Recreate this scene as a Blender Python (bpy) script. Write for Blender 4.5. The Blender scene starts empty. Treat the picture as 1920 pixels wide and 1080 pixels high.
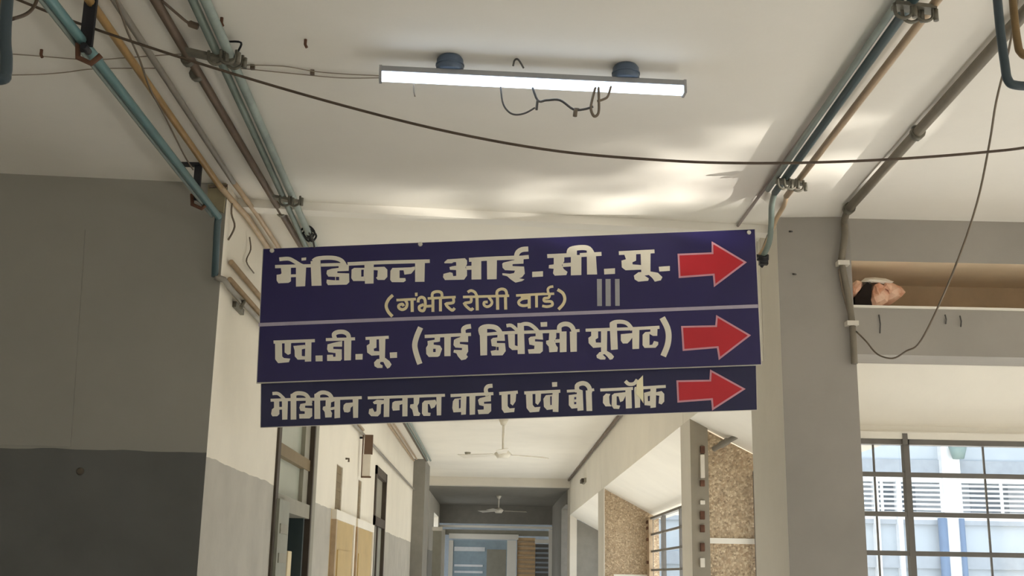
import bpy, bmesh, math, random
import numpy as np
from mathutils import Matrix, Vector

random.seed(7)
SC = bpy.context.scene
COL = SC.collection

# ------------------------------------------------------------------ camera
F = 2200.0                      # focal length in pixels of the 1920 px wide frame
EYE = np.array([0.0, 0.0, 1.5])
def _axes(vp=(925, 1081), roll=0.018):
    Y = np.array([(vp[0] - 960) / F, (vp[1] - 540) / F, 1.0]); Y /= np.linalg.norm(Y)
    r = np.array([math.cos(roll), math.sin(roll), 0.0])
    X = r - Y * np.dot(r, Y); X /= np.linalg.norm(X)
    Z = np.cross(X, Y)
    return np.array([X, Y, Z])
AX = _axes()
if AX[2][1] > 0: AX[2] = -AX[2]
cam_d = bpy.data.cameras.new('camera'); cam = bpy.data.objects.new('camera', cam_d); COL.objects.link(cam)
R = AX @ np.diag([1.0, -1.0, -1.0])
cam.matrix_world = Matrix.Translation(Vector(EYE)) @ Matrix([list(map(float, r)) for r in R]).to_4x4()
cam_d.sensor_width = 36.0; cam_d.lens = F / 1920.0 * 36.0; cam_d.clip_start = 0.05; cam_d.clip_end = 300
SC.camera = cam

# ------------------------------------------------------------------ world, sun, exposure
w = bpy.data.worlds.new('sky'); SC.world = w; w.use_nodes = True
bg = w.node_tree.nodes['Background']
bg.inputs[0].default_value = (0.86, 0.93, 1.0, 1); bg.inputs[1].default_value = 1.5
sun_d = bpy.data.lights.new('sun', 'SUN'); sun = bpy.data.objects.new('sun', sun_d); COL.objects.link(sun)
sun_d.energy = 14.0; sun_d.angle = math.radians(1.5); sun_d.color = (1.0, 0.985, 0.96)
sun.rotation_euler = Vector((-0.74, -0.22, -0.62)).to_track_quat('-Z', 'Y').to_euler()
sun.location = (30, 20, 30)
vs = SC.view_settings
vs.view_transform = 'Standard'; vs.look = 'None'; vs.gamma = 1.0; vs.use_curve_mapping = False
vs.exposure = 0.68
SC.cycles.use_denoising = True
SC.cycles.max_bounces = 10; SC.cycles.diffuse_bounces = 7; SC.cycles.glossy_bounces = 3
SC.cycles.transparent_max_bounces = 12
SC.cycles.caustics_reflective = False; SC.cycles.caustics_refractive = False
SC.cycles.sample_clamp_indirect = 6.0

# ------------------------------------------------------------------ measuring helpers (sight line -> real surface)
def ray(px, py): return AX @ np.array([(px - 960) / F, (py - 540) / F, 1.0])
def onZ(px, py, z):
    r = ray(px, py); return EYE + r * ((z - EYE[2]) / r[2])
def onY(px, py, y):
    r = ray(px, py); return EYE + r * (y / r[1])
def onX(px, py, x):
    r = ray(px, py); return EYE + r * (x / r[0])

# ------------------------------------------------------------------ materials
def lin(c):
    return tuple((v / 255 / 12.92) if v / 255 <= 0.04045 else ((v / 255 + 0.055) / 1.055) ** 2.4 for v in c) + (1.0,)
MATS = {}
def mat(name, rgb, rough=0.6, metal=0.0, var=0.06, scale=6.0, bump=0.0, bscale=40.0, rgb2=None, spec=0.4, emit=None):
    if name in MATS: return MATS[name]
    m = bpy.data.materials.new(name); m.use_nodes = True
    nt = m.node_tree; b = nt.nodes['Principled BSDF']
    b.inputs['Roughness'].default_value = rough; b.inputs['Metallic'].default_value = metal
    b.inputs['Specular IOR Level'].default_value = spec
    tc = nt.nodes.new('ShaderNodeTexCoord')
    n = nt.nodes.new('ShaderNodeTexNoise'); n.inputs['Scale'].default_value = scale; n.inputs['Detail'].default_value = 6
    n.inputs['Roughness'].default_value = 0.62
    nt.links.new(tc.outputs['Object'], n.inputs['Vector'])
    rp = nt.nodes.new('ShaderNodeValToRGB')
    c = lin(rgb); c2 = lin(rgb2) if rgb2 else tuple(max(0, v * (1 - 2.2 * var)) for v in c[:3]) + (1,)
    rp.color_ramp.elements[0].position = 0.30; rp.color_ramp.elements[1].position = 0.62
    rp.color_ramp.elements[0].color = c2; rp.color_ramp.elements[1].color = c
    nt.links.new(n.outputs['Fac'], rp.inputs['Fac']); nt.links.new(rp.outputs['Color'], b.inputs['Base Color'])
    if bump:
        n2 = nt.nodes.new('ShaderNodeTexNoise'); n2.inputs['Scale'].default_value = bscale; n2.inputs['Detail'].default_value = 4
        nt.links.new(tc.outputs['Object'], n2.inputs['Vector'])
        bp = nt.nodes.new('ShaderNodeBump'); bp.inputs['Strength'].default_value = bump; bp.inputs['Distance'].default_value = 0.01
        nt.links.new(n2.outputs['Fac'], bp.inputs['Height']); nt.links.new(bp.outputs['Normal'], b.inputs['Normal'])
    if emit:
        b.inputs['Emission Color'].default_value = lin(emit[0]); b.inputs['Emission Strength'].default_value = emit[1]
    MATS[name] = m
    return m

def two_tone(name, upper, lower, zline, rough=0.55, lower2=None, band=None):
    """plaster painted one colour above a wavering brush line and another below it (paint, by height)"""
    if name in MATS: return MATS[name]
    m = mat(name, upper, rough=rough, var=0.035, scale=1.7, bump=0.12, bscale=22)
    nt = m.node_tree; b = nt.nodes['Principled BSDF']
    up = b.inputs['Base Color'].links[0].from_socket
    geo = nt.nodes.new('ShaderNodeNewGeometry'); sep = nt.nodes.new('ShaderNodeSeparateXYZ')
    nt.links.new(geo.outputs['Position'], sep.inputs[0])
    nz = nt.nodes.new('ShaderNodeTexNoise'); nz.inputs['Scale'].default_value = 2.2; nz.inputs['Detail'].default_value = 3
    nt.links.new(geo.outputs['Position'], nz.inputs['Vector'])
    ma = nt.nodes.new('ShaderNodeMath'); ma.operation = 'MULTIPLY_ADD'
    ma.inputs[1].default_value = 0.05; nt.links.new(nz.outputs['Fac'], ma.inputs[0]); nt.links.new(sep.outputs['Z'], ma.inputs[2])
    gt = nt.nodes.new('ShaderNodeMath'); gt.operation = 'GREATER_THAN'; gt.inputs[1].default_value = zline + 0.025
    nt.links.new(ma.outputs[0], gt.inputs[0])
    n2 = nt.nodes.new('ShaderNodeTexNoise'); n2.inputs['Scale'].default_value = 3.5; n2.inputs['Detail'].default_value = 5
    nt.links.new(geo.outputs['Position'], n2.inputs['Vector'])
    rp = nt.nodes.new('ShaderNodeValToRGB'); rp.color_ramp.elements[0].position = 0.3; rp.color_ramp.elements[1].position = 0.65
    c = lin(lower); rp.color_ramp.elements[0].color = lin(lower2) if lower2 else tuple(v * 0.82 for v in c[:3]) + (1,)
    rp.color_ramp.elements[1].color = c
    nt.links.new(n2.outputs['Fac'], rp.inputs['Fac'])
    low = rp.outputs['Color']
    if band:                                    # a stretch of the dado in another paint colour: (y0, y1, rgb)
        a = nt.nodes.new('ShaderNodeMath'); a.operation = 'GREATER_THAN'; a.inputs[1].default_value = band[0]
        d = nt.nodes.new('ShaderNodeMath'); d.operation = 'LESS_THAN'; d.inputs[1].default_value = band[1]
        e = nt.nodes.new('ShaderNodeMath'); e.operation = 'MULTIPLY'
        nt.links.new(sep.outputs['Y'], a.inputs[0]); nt.links.new(sep.outputs['Y'], d.inputs[0])
        nt.links.new(a.outputs[0], e.inputs[0]); nt.links.new(d.outputs[0], e.inputs[1])
        mb = nt.nodes.new('ShaderNodeMix'); mb.data_type = 'RGBA'
        nt.links.new(e.outputs[0], mb.inputs[0]); nt.links.new(low, mb.inputs[6]); mb.inputs[7].default_value = lin(band[2])
        low = mb.outputs[2]
    mx = nt.nodes.new('ShaderNodeMix'); mx.data_type = 'RGBA'
    nt.links.new(gt.outputs[0], mx.inputs[0]); nt.links.new(low, mx.inputs[6]); nt.links.new(up, mx.inputs[7])
    nt.links.new(mx.outputs[2], b.inputs['Base Color'])
    return m

def pebble(name):
    m = bpy.data.materials.new(name); m.use_nodes = True; nt = m.node_tree; b = nt.nodes['Principled BSDF']
    b.inputs['Roughness'].default_value = 0.85
    tc = nt.nodes.new('ShaderNodeTexCoord')
    v = nt.nodes.new('ShaderNodeTexVoronoi'); v.inputs['Scale'].default_value = 62
    nt.links.new(tc.outputs['Object'], v.inputs['Vector'])
    rp = nt.nodes.new('ShaderNodeValToRGB'); el = rp.color_ramp.elements
    el[0].position = 0.0; el[0].color = lin((150, 130, 106)); el[1].position = 1.0; el[1].color = lin((214, 196, 166))
    e = el.new(0.35); e.color = lin((188, 168, 140)); e = el.new(0.6); e.color = lin((172, 148, 120))
    sp = nt.nodes.new('ShaderNodeSeparateColor'); nt.links.new(v.outputs['Color'], sp.inputs[0])
    nt.links.new(sp.outputs[0], rp.inputs['Fac']); nt.links.new(rp.outputs['Color'], b.inputs['Base Color'])
    bp = nt.nodes.new('ShaderNodeBump'); bp.inputs['Strength'].default_value = 0.7; bp.inputs['Distance'].default_value = 0.012; bp.invert = True
    nt.links.new(v.outputs['Distance'], bp.inputs['Height']); nt.links.new(bp.outputs['Normal'], b.inputs['Normal'])
    MATS[name] = m
    return m

def glass(name, tint=(248, 250, 252), refl=0.05):
    m = bpy.data.materials.new(name); m.use_nodes = True; nt = m.node_tree
    nt.nodes.remove(nt.nodes['Principled BSDF']); out = nt.nodes['Material Output']
    t = nt.nodes.new('ShaderNodeBsdfTransparent'); t.inputs[0].default_value = lin(tint)
    g = nt.nodes.new('ShaderNodeBsdfGlossy'); g.inputs['Roughness'].default_value = 0.08
    mx = nt.nodes.new('ShaderNodeMixShader'); mx.inputs[0].default_value = refl
    nt.links.new(t.outputs[0], mx.inputs[1]); nt.links.new(g.outputs[0], mx.inputs[2]); nt.links.new(mx.outputs[0], out.inputs[0])
    MATS[name] = m
    return m

M_CEIL = mat('ceiling_distemper', (238, 234, 226), rough=0.8, var=0.03, scale=0.9, bump=0.1, bscale=14)
M_CREAM = mat('cream_plaster', (236, 231, 220), rough=0.75, var=0.03, scale=1.3, bump=0.1, bscale=18)
M_COLUMN = mat('column_plaster', (214, 208, 196), rough=0.75, var=0.04, scale=1.5, bump=0.12, bscale=18)
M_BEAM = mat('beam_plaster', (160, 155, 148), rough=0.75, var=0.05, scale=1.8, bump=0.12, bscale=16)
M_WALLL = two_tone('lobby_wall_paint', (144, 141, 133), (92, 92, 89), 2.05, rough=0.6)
M_CORRL = two_tone('corridor_wall_paint', (236, 229, 214), (186, 181, 170), 2.03, rough=0.6, band=(10.1, 13.45, (206, 176, 110)))
M_PEBBLE = pebble('pebble_dash')
M_PIERSHADE = mat('pier_front_shade', (150, 141, 126), rough=0.8, var=0.08, scale=3)
M_FLOOR = mat('floor_terrazzo', (212, 209, 202), rough=0.35, var=0.1, scale=30)
M_RUSTPAINT = mat('brown_recess_paint', (204, 180, 150), rough=0.8, var=0.08, scale=4)
M_BRICK = mat('exposed_brick', (238, 202, 178), rough=0.9, scale=9, bump=0.8, bscale=24, rgb2=(206, 138, 104))
M_SLOT = mat('slot_soffit_lit', (236, 216, 188), rough=0.8, var=0.05, scale=3)
M_HOLESHADE = mat('hole_shade', (38, 30, 26), rough=0.95)
M_TEAL = mat('teal_enamel', (104, 140, 142), rough=0.35, var=0.08, scale=8)
M_TEALD = mat('dark_teal_enamel', (72, 92, 97), rough=0.35, var=0.08, scale=8)
M_SLATE = mat('slate_enamel', (58, 72, 80), rough=0.4, var=0.08, scale=8)
M_OCHRED = mat('dull_ochre_pipe', (128, 104, 68), rough=0.5, var=0.12, scale=8)
M_GREEN = mat('grey_green_pipe', (124, 136, 129), rough=0.45, var=0.1, scale=9)
M_GREENL = mat('pale_green_pipe', (150, 162, 156), rough=0.45, var=0.1, scale=9)
M_BROWN = mat('brown_conduit', (110, 94, 80), rough=0.55, var=0.12, scale=10)
M_OCHRE = mat('ochre_pipe', (182, 146, 92), rough=0.4, var=0.15, scale=7)
M_TAN = mat('tan_pipe', (188, 164, 134), rough=0.45, var=0.12, scale=7)
M_GREYPIPE = mat('grey_conduit', (146, 140, 130), rough=0.5, var=0.1, scale=9)
M_MAUVE = mat('mauve_grey_conduit', (158, 146, 142), rough=0.5, var=0.1, scale=9)
M_COND = mat('dusty_conduit', (128, 120, 106), rough=0.6, var=0.1, scale=9)
M_CABLE = mat('black_cable', (84, 70, 58), rough=0.6)
M_WIRE = mat('dusty_wire', (116, 104, 90), rough=0.7)
M_WIREP = mat('pale_dusty_wire', (150, 140, 124), rough=0.7)
M_WIRED = mat('dark_wire', (84, 82, 80), rough=0.7)
M_STRAP = mat('black_iron', (44, 44, 48), rough=0.5, metal=0.3)
M_RUST = mat('rusty_iron', (106, 72, 54), rough=0.8, var=0.2, scale=14)
M_CLAMP = mat('galvanised_clamp', (120, 116, 104), rough=0.5, metal=0.3, var=0.2, scale=20)
M_NAVY = mat('navy_sheet', (38, 32, 84), rough=0.38, var=0.06, scale=2.5)
M_NAVY2 = mat('navy_sheet_bluer', (30, 31, 70), rough=0.38, var=0.06, scale=2.5)
M_SIGNCORE = mat('sign_edge_white', (214, 210, 198), rough=0.6)
M_LETTER = mat('cream_lettering', (228, 222, 206), rough=0.5, var=0.04, scale=8)
M_LETTERY = mat('yellow_cream_lettering', (230, 216, 176), rough=0.5, var=0.05, scale=10)
M_LINE = mat('lilac_line', (170, 162, 178), rough=0.5)
M_GREYINK = mat('grey_numeral', (160, 160, 162), rough=0.5)
M_TORN = mat('torn_sheet', (244, 236, 200), rough=0.6)
M_RED = mat('red_arrow', (184, 34, 46), rough=0.42, var=0.03)
M_PINK = mat('pale_pink_outline', (206, 150, 164), rough=0.5)
M_LEDHOUSE = mat('lamp_housing', (150, 150, 152), rough=0.5)
M_ROUND = mat('round_block', (84, 98, 116), rough=0.4)
M_FRAMEDK = mat('dark_wood_frame', (72, 62, 52), rough=0.6, var=0.1)
M_FRAMEGY = mat('grey_door_frame', (150, 146, 132), rough=0.6)
M_FROST = mat('frosted_panel', (170, 174, 160), rough=0.3, var=0.03)
M_DOORDK = mat('dark_green_door', (54, 66, 68), rough=0.5)
M_DOORGY = mat('grey_louvre_door', (150, 150, 138), rough=0.6)
M_GRILLE = mat('grille_grey_brown', (112, 108, 102), rough=0.55)
M_SHUT = mat('brown_shutter', (126, 108, 78), rough=0.6)
M_YELLOW = mat('yellow_door', (196, 170, 118), rough=0.5, var=0.06, scale=3)
M_GLASS = glass('window_glass')
M_OUT = mat('pale_blue_wall', (176, 186, 194), rough=0.8, var=0.04, scale=1.0)
M_OUTW = mat('outside_white', (226, 228, 230), rough=0.8)
M_OUTG = mat('outside_grey', (158, 166, 174), rough=0.8)
M_BLUEPIPE = mat('blue_drain_pipe', (92, 118, 150), rough=0.5)
M_RAIL = mat('white_railing', (232, 234, 234), rough=0.5)
M_GROUND = mat('courtyard_ground', (190, 186, 178), rough=0.9, var=0.1, scale=1)
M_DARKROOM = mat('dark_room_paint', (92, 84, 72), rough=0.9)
M_CARTON = mat('cream_carton', (224, 208, 172), rough=0.7)
M_FARWALL = mat('far_grey_paint_shade', (136, 132, 124), rough=0.8)
M_BLIND = mat('orange_blind', (218, 186, 142), rough=0.7)
M_BLUEG = mat('blue_grey_pane', (150, 168, 178), rough=0.25)
M_FAN = mat('fan_enamel', (226, 220, 206), rough=0.4)
M_BOARDBR = mat('brown_board', (112, 88, 70), rough=0.6)
M_BOARDWH = mat('white_board', (226, 218, 204), rough=0.6)

# ------------------------------------------------------------------ mesh helpers
class MB:
    def __init__(s): s.v = []; s.f = []; s.mi = []; s.sm = []
    def add(s, verts, faces, mi=0, smooth=False):
        o = len(s.v); s.v += [tuple(map(float, p)) for p in verts]
        for f in faces: s.f.append(tuple(i + o for i in f)); s.mi.append(mi); s.sm.append(smooth)
        return s
    def box(s, x0, x1, y0, y1, z0, z1, mi=0):
        return s.add([(x0,y0,z0),(x1,y0,z0),(x1,y1,z0),(x0,y1,z0),(x0,y0,z1),(x1,y0,z1),(x1,y1,z1),(x0,y1,z1)],
              [(0,3,2,1),(4,5,6,7),(0,1,5,4),(1,2,6,5),(2,3,7,6),(3,0,4,7)], mi)
    def prism(s, poly, z0, z1, mi=0):
        n = len(poly); a = sum(poly[i][0]*poly[(i+1)%n][1]-poly[(i+1)%n][0]*poly[i][1] for i in range(n))
        if a < 0: poly = poly[::-1]
        vs_ = [(x, y, z0) for x, y in poly] + [(x, y, z1) for x, y in poly]
        fs = [tuple(range(n))[::-1], tuple(range(n, 2*n))] + [(i, (i+1)%n, n+(i+1)%n, n+i) for i in range(n)]
        return s.add(vs_, fs, mi)
    def extr(s, pts, d, mi=0):
        """planar 3D polygon pushed by vector d into a solid"""
        n = len(pts); d = np.array(d)
        vs_ = [np.array(p) for p in pts] + [np.array(p) + d for p in pts]
        fs = [tuple(range(n)), tuple(range(n, 2*n))[::-1]] + [(i, n+i, n+(i+1)%n, (i+1)%n) for i in range(n)]
        return s.add(vs_, fs, mi)
    def tube(s, pts, r, n=8, mi=0, cap=True):
        P = [np.array(p, float) for p in pts]; rr = r if isinstance(r, (list, tuple)) else [r]*len(P)
        T = []
        for i in range(len(P)):
            a = P[i] - P[i-1] if i > 0 else P[1] - P[0]; b = P[i+1] - P[i] if i < len(P)-1 else a
            t = a/ (np.linalg.norm(a)+1e-9) + b/(np.linalg.norm(b)+1e-9); T.append(t/(np.linalg.norm(t)+1e-9))
        u = np.cross(T[0], [0, 0, 1.0]);
        if np.linalg.norm(u) < 1e-3: u = np.cross(T[0], [1.0, 0, 0])
        vs_ = []
        for i, p in enumerate(P):
            u = u - T[i]*np.dot(u, T[i]); u /= np.linalg.norm(u)+1e-9; v = np.cross(T[i], u)
            for k in range(n):
                a = 2*math.pi*k/n; vs_.append(p + rr[i]*(u*math.cos(a) + v*math.sin(a)))
        fs = []
        for i in range(len(P)-1):
            for k in range(n): fs.append((i*n+k, i*n+(k+1)%n, (i+1)*n+(k+1)%n, (i+1)*n+k))
        s.add(vs_, fs, mi, True)
        if cap:
            o = len(s.v) - len(vs_)
            s.f.append(tuple(o+k for k in range(n))[::-1]); s.mi.append(mi); s.sm.append(False)
            s.f.append(tuple(o+(len(P)-1)*n+k for k in range(n))); s.mi.append(mi); s.sm.append(False)
        return s
    def cyl(s, c, axis, r0, r1, h, n=20, mi=0):
        c = np.array(c, float); ax = np.array(axis, float); ax /= np.linalg.norm(ax)
        return s.tube([c, c + ax*h], [r0, r1], n, mi)
    def build(s, name, mats, parent=None, bevel=0):
        me = bpy.data.meshes.new(name)
        off = np.array(parent['_o']) if parent is not None and '_o' in parent else np.zeros(3)
        base = off
        me.from_pydata([tuple(np.array(p) - base) for p in s.v], [], s.f)
        for m in (mats if isinstance(mats, (list, tuple)) else [mats]): me.materials.append(m)
        for p, mi, sm in zip(me.polygons, s.mi, s.sm): p.material_index = mi; p.use_smooth = sm
        bm = bmesh.new(); bm.from_mesh(me); bmesh.ops.recalc_face_normals(bm, faces=bm.faces); bm.to_mesh(me); bm.free()
        o = bpy.data.objects.new(name, me); COL.objects.link(o)
        if parent is not None: o.parent = parent; o['_o'] = list(map(float, base))
        if bevel:
            b = o.modifiers.new('bevel', 'BEVEL'); b.width = bevel; b.segments = 2; b.limit_method = 'ANGLE'
        return o
def spline(pts, k=6):
    P = [np.array(p, float) for p in pts]; out = []
    for i in range(len(P)-1):
        p0 = P[max(i-1, 0)]; p1 = P[i]; p2 = P[i+1]; p3 = P[min(i+2, len(P)-1)]
        for j in range(k):
            t = j/k
            out.append(0.5*((2*p1)+(-p0+p2)*t+(2*p0-5*p1+4*p2-p3)*t*t+(-p0+3*p1-3*p2+p3)*t**3))
    out.append(P[-1]); return out
def tag(o, label, cat, group=None, kind=None):
    o['label'] = label; o['category'] = cat
    if group: o['group'] = group
    if kind: o['kind'] = kind
    return o
def thing(name, loc, label, cat, group=None, kind=None):
    o = bpy.data.objects.new(name, None); COL.objects.link(o); o.location = Vector(list(map(float, loc)))
    o.empty_display_size = 0.1; o['_o'] = list(map(float, loc))
    return tag(o, label, cat, group, kind)
def struct(name, mb, m, label, cat):
    return tag(mb.build(name, m), label, cat, kind='structure')
def face_paint(o, axis, sign, idx):
    for p_ in o.data.polygons:
        if p_.normal[axis]*sign > 0.9: p_.material_index = idx
def part(parent, name, mb, m, bevel=0): return mb.build(name, m, parent, bevel)

H = 3.4                 # ceiling height
XL, XR = -1.38, 1.48    # corridor walls
YEND, YFAR = 23.4, 30.0

# ------------------------------------------------------------------ shell: lobby and corridor
struct('floor', MB().box(-8.2, 4.8, -6.2, 31, -0.12, 0), M_FLOOR, 'terrazzo floor running through lobby and corridor', 'floor')
jl, jr = (-1.396, 5.88), (1.60, 6.165)          # line where the lobby ceiling meets the corridor ceiling
struct('ceiling', MB().prism([(-8.2, -6.2), (4.8, -6.2), (4.8, 6.6), (1.60, 6.6), jr, jl, (-8.2, 5.9)], H, H+0.18), M_CEIL,
       'off-white plaster ceiling of the lobby carrying the tube light', 'ceiling')
struct('ceiling_corridor', MB().prism([(jl[0]-0.4, jl[1]+0.0), jl, jr, (1.9, 6.2), (1.9, YEND+0.2), (-1.8, YEND+0.2)], H+0.001, H+0.17), M_CREAM,
       'bright cream ceiling of the corridor beyond the hanging sign', 'ceiling')
jd = np.array([jr[0]-jl[0], jr[1]-jl[1]]); jn = np.array([-jd[1], jd[0]])/np.linalg.norm(jd)
lip = [jl, jr, tuple(np.array(jr)+jn*0.10), tuple(np.array(jl)+jn*0.10)]
struct('trim_1', MB().prism(lip, H-0.045, H), M_CEIL, 'shallow plaster lip across the ceiling behind the hanging sign', 'trim')

# left block with its pale upper wall and dark dado
yl = lambda x: 5.647 + 0.08*(x + 1.378)
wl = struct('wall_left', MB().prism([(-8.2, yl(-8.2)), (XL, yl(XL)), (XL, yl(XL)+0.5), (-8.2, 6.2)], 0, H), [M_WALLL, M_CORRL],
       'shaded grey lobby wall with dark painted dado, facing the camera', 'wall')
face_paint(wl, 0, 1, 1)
a, b_ = onY(0, 430, 5.58), onY(161, 432, 5.6); c_ = onY(131, 862, 5.6)
xe1, xe2 = float(b_[0]), float(c_[0]); zt = float(b_[2])
pn = MB(); d0 = 0.006
pts = [(-8.1, yl(-8.1), 2.06), (xe2, yl(xe2), 2.06), (xe1, yl(xe1), zt), (-8.1, yl(-8.1), zt)]
pn.extr([(p[0], p[1]-d0, p[2]) for p in pts], (0, d0+0.01, 0))
pp = pn.build('panel', M_WALLL, wl); pp['label'] = 'blocked-up opening, faint raised edges'
st = MB(); q = onY(143, 882, 5.55); st.cyl((q[0], yl(q[0])-0.012, q[2]), (0, 1, 0), 0.012, 0.02, 0.014, 10)
s_ = st.build('plug', mat('faded_rust', (98, 88, 76), rough=0.9), wl); s_['label'] = 'rust-brown plug in the dado'
bw = MB().box(-8.2, -7.0, -6.4, -6.2, 0, H); bw.box(-2.0, 4.8, -6.4, -6.2, 0, H); bw.box(-7.0, -2.0, -6.4, -6.2, 2.25, H)  # unseen opening, added to light the left of the lobby
struct('wall_back', bw, M_CREAM, 'back wall of the lobby with an opening added to let in light', 'wall')
struct('wall_far_left', MB().box(-8.4, -8.2, -6.2, 6, 0, H), M_CREAM, 'plain far side wall of the lobby', 'wall')
# open verandah side on the right: parapet, lintel and posts
vr = MB().box(4.6, 4.8, -6.2, 6.6, 0, 1.5)
vr.box(4.6, 4.8, -6.2, 6.6, 2.3, H)
for y in (-6.2, -2.0, 2.2, 6.3): vr.box(4.6, 4.8, y, y+0.3, 1.5, 2.3)
struct('wall_verandah', vr, M_CREAM, 'open verandah side of the lobby with parapet and posts', 'wall')

# corridor left wall, in stretches between the doorways
cw = MB(); t = XL-0.24
D1 = (7.42, 9.08, 2.82); D4 = (13.6, 14.95, 2.72)
V2 = (10.30, 10.72, 2.03, 2.43); V3 = (11.98, 12.28, 2.03, 2.43)
cw.prism([(XL, 6.147), (XL, D1[0]), (t, D1[0]), (t, 6.147)], 0, H)
cw.box(t, XL, D1[0], D1[1], D1[2], H)
cw.box(t, XL, D1[1], V2[0], 0, H)
for V in (V2, V3):
    cw.box(t, XL, V[0], V[1], V[3], H); cw.box(t, XL, V[0], V[1], 0, V[2]); cw.box(t, t+0.1, V[0], V[1], V[2], V[3])
cw.box(t, XL, V2[1], V3[0], 0, H); cw.box(t, XL, V3[1], D4[0], 0, H)
cw.box(t, XL, D4[0], D4[1], D4[2], H); cw.box(t, XL, D4[1], 27.2, 0, H); cw.box(t, XL, 27.2, 29.4, 2.9, H); cw.box(t, XL, 27.2, 29.4, 0, 0.3); cw.box(t, XL, 29.4, YFAR, 0, H)  # last opening added to light the far partition
struct('wall_corridor_left', cw, M_CORRL, 'bright cream corridor wall with grey and yellow dado and doorways', 'wall')
struct('wall_pilaster', MB().box(XL-0.02, XL+0.20, 19.9, 21.3, 0, H), M_FARWALL, 'pilaster at the far left of the corridor, shade put into its dark grey', 'wall')  # dark grey stands in for the unlit far end

# corridor right side: long beam, columns, window bays with sloping soffits
XW, ZB, ZW = 2.12, 2.70, 2.31
bm_ = MB().box(XR+0.003, XR+0.2, 6.44, YEND, ZB, H)
struct('trim_2', bm_, M_CREAM, 'long cream beam above the corridor window bays', 'trim')
COLS = [(8.95, 9.42), (16.15, 17.05), (23.4, 24.2)]
for i, (y0, y1) in enumerate(COLS):
    struct('wall_pier_%d' % (i+1), MB().box(XR, XR+(0.135, 0.012, 0.135)[i], y0, y1, 0, H if i == 2 else ZB), [M_COLUMN, M_PIERSHADE],
           ['plastered pier beside the first pebble-dash panel', 'plastered pier beside the second pebble-dash panel', 'plastered pier at the far end of the corridor windows'][i], 'pier')
face_paint(bpy.data.objects['wall_pier_1'], 1, -1, 1)  # front face coloured darker to stand in for its shade
for i, y0 in enumerate((9.0, 16.25, 23.45)):
    pb = MB(); yy = y0
    xa = XR+(0.135, 0.012, 0.135)[i]; pb.extr([(xa, yy, 0), (XW+0.12, yy, 0), (XW+0.12, yy, ZW), (xa, yy, ZB-0.6*(xa-XR))], (0, 0.3, 0))
    o = struct('wall_bay_end_%d' % (i+1), pb, M_PEBBLE if i < 2 else M_FARWALL,
           ['nearest pebble-dash panel with pipe, closing a window bay', 'second pebble-dash panel closing the corridor window bay', 'grey panel closing the furthest window bay'][i], 'wall')
    if i < 2:
        zb = 1.55 if i else 1.80
        part(o, 'string_course', MB().box(XR+0.14, XW, yy-0.02, yy, zb-0.03, zb+0.01), M_CREAM)
for i, (y0, y1) in enumerate(((6.79, 9.0), (9.3, 16.25), (16.55, 23.45))):
    sf = MB(); sf.extr([(XR+0.001, y0, ZB), (XW+0.15, y0, ZW-0.02), (XW+0.15, y0, ZW+0.2), (XR+0.001, y0, ZB+0.2)], (0, y1-y0, 0))
    struct('trim_%d' % (3+i), sf, M_CREAM, ['sloping cream soffit of the bay behind the near column', 'sloping bright soffit above the barred corridor window', 'sloping soffit of the furthest corridor window bay'][i], 'soffit')
    xs = XW-0.14 if i == 0 else XW
    sl = MB().box(xs-0.02, xs+0.18, y0, y1, 0, 0.72)
    struct('wall_sill_%d' % (i+1), sl, M_CREAM, ['low wall under the window beside the near column', 'low wall under the barred corridor window', 'low wall under the furthest corridor window'][i], 'wall')
# outer roof and parapet over the bays keeps the sky out
struct('wall_bay_roof', MB().box(XR+0.21, XW+0.2, 6.83, 30, ZB+0.21, H+0.18), M_OUTW, 'outer fascia above the corridor window bays', 'wall')

# near right column and the lobby wall with its slot and window bay
YC = 5.99
colm = MB().prism([(XR, YC+0.02), (1.86, YC-0.02), (1.86, YC+0.4), (XR, YC+0.42)], 0, H)
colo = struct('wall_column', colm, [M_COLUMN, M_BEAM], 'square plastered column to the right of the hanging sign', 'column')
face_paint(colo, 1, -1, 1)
for (px, py, l) in ((1482, 432, 0.05), (1489, 512, 0.04)):
    p = onY(px, py, YC-0.01); part(colo, 'nail', MB().tube([p+np.array([0, .02, 0]), p+np.array([0.003, -.02, -0.012])], 0.005, 6), M_WIRED)
X2 = 4.62
z_up = float(onY(1750, 492, 6.0)[2]); z_lt = float(onY(1750, 580, 6.0)[2]); z_lb = float(onY(1750, 667, 6.0)[2])
struct('trim_6', MB().box(1.86, X2, 6.0, 6.62, z_up, H), [M_BEAM, M_SLOT], 'upper grey beam over the slot beside the column', 'beam')
face_paint(bpy.data.objects['trim_6'], 2, -1, 1)  # underside coloured paler to stand in for light bounced off the ledge
lo = struct('trim_7', MB().box(1.86, X2, 6.0, 6.25, z_lb, z_lt), M_BEAM, 'lower grey beam below the slot with hanging wires', 'beam')
part(lo, 'ledge', MB().box(1.86, X2, 5.985, 6.25, z_lt, z_lt+0.012), M_CREAM)
for (px, py, l) in ((1648, 590, 0.10), (1772, 590, 0.05), (1800, 592, 0.06)):
    p = onY(px, py, 5.99); part(lo, 'stain_drip', MB().tube([p, p+np.array([0.004, -.002, -l*0.5]), p+np.array([0.0, 0, -l])], 0.0035, 5), M_WIRED)
bk = struct('wall_slot_back', MB().box(1.86, X2, 6.52, 6.62, z_lb+0.02, z_up), M_RUSTPAINT, 'brown back wall inside the slot between two beams', 'wall')
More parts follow.
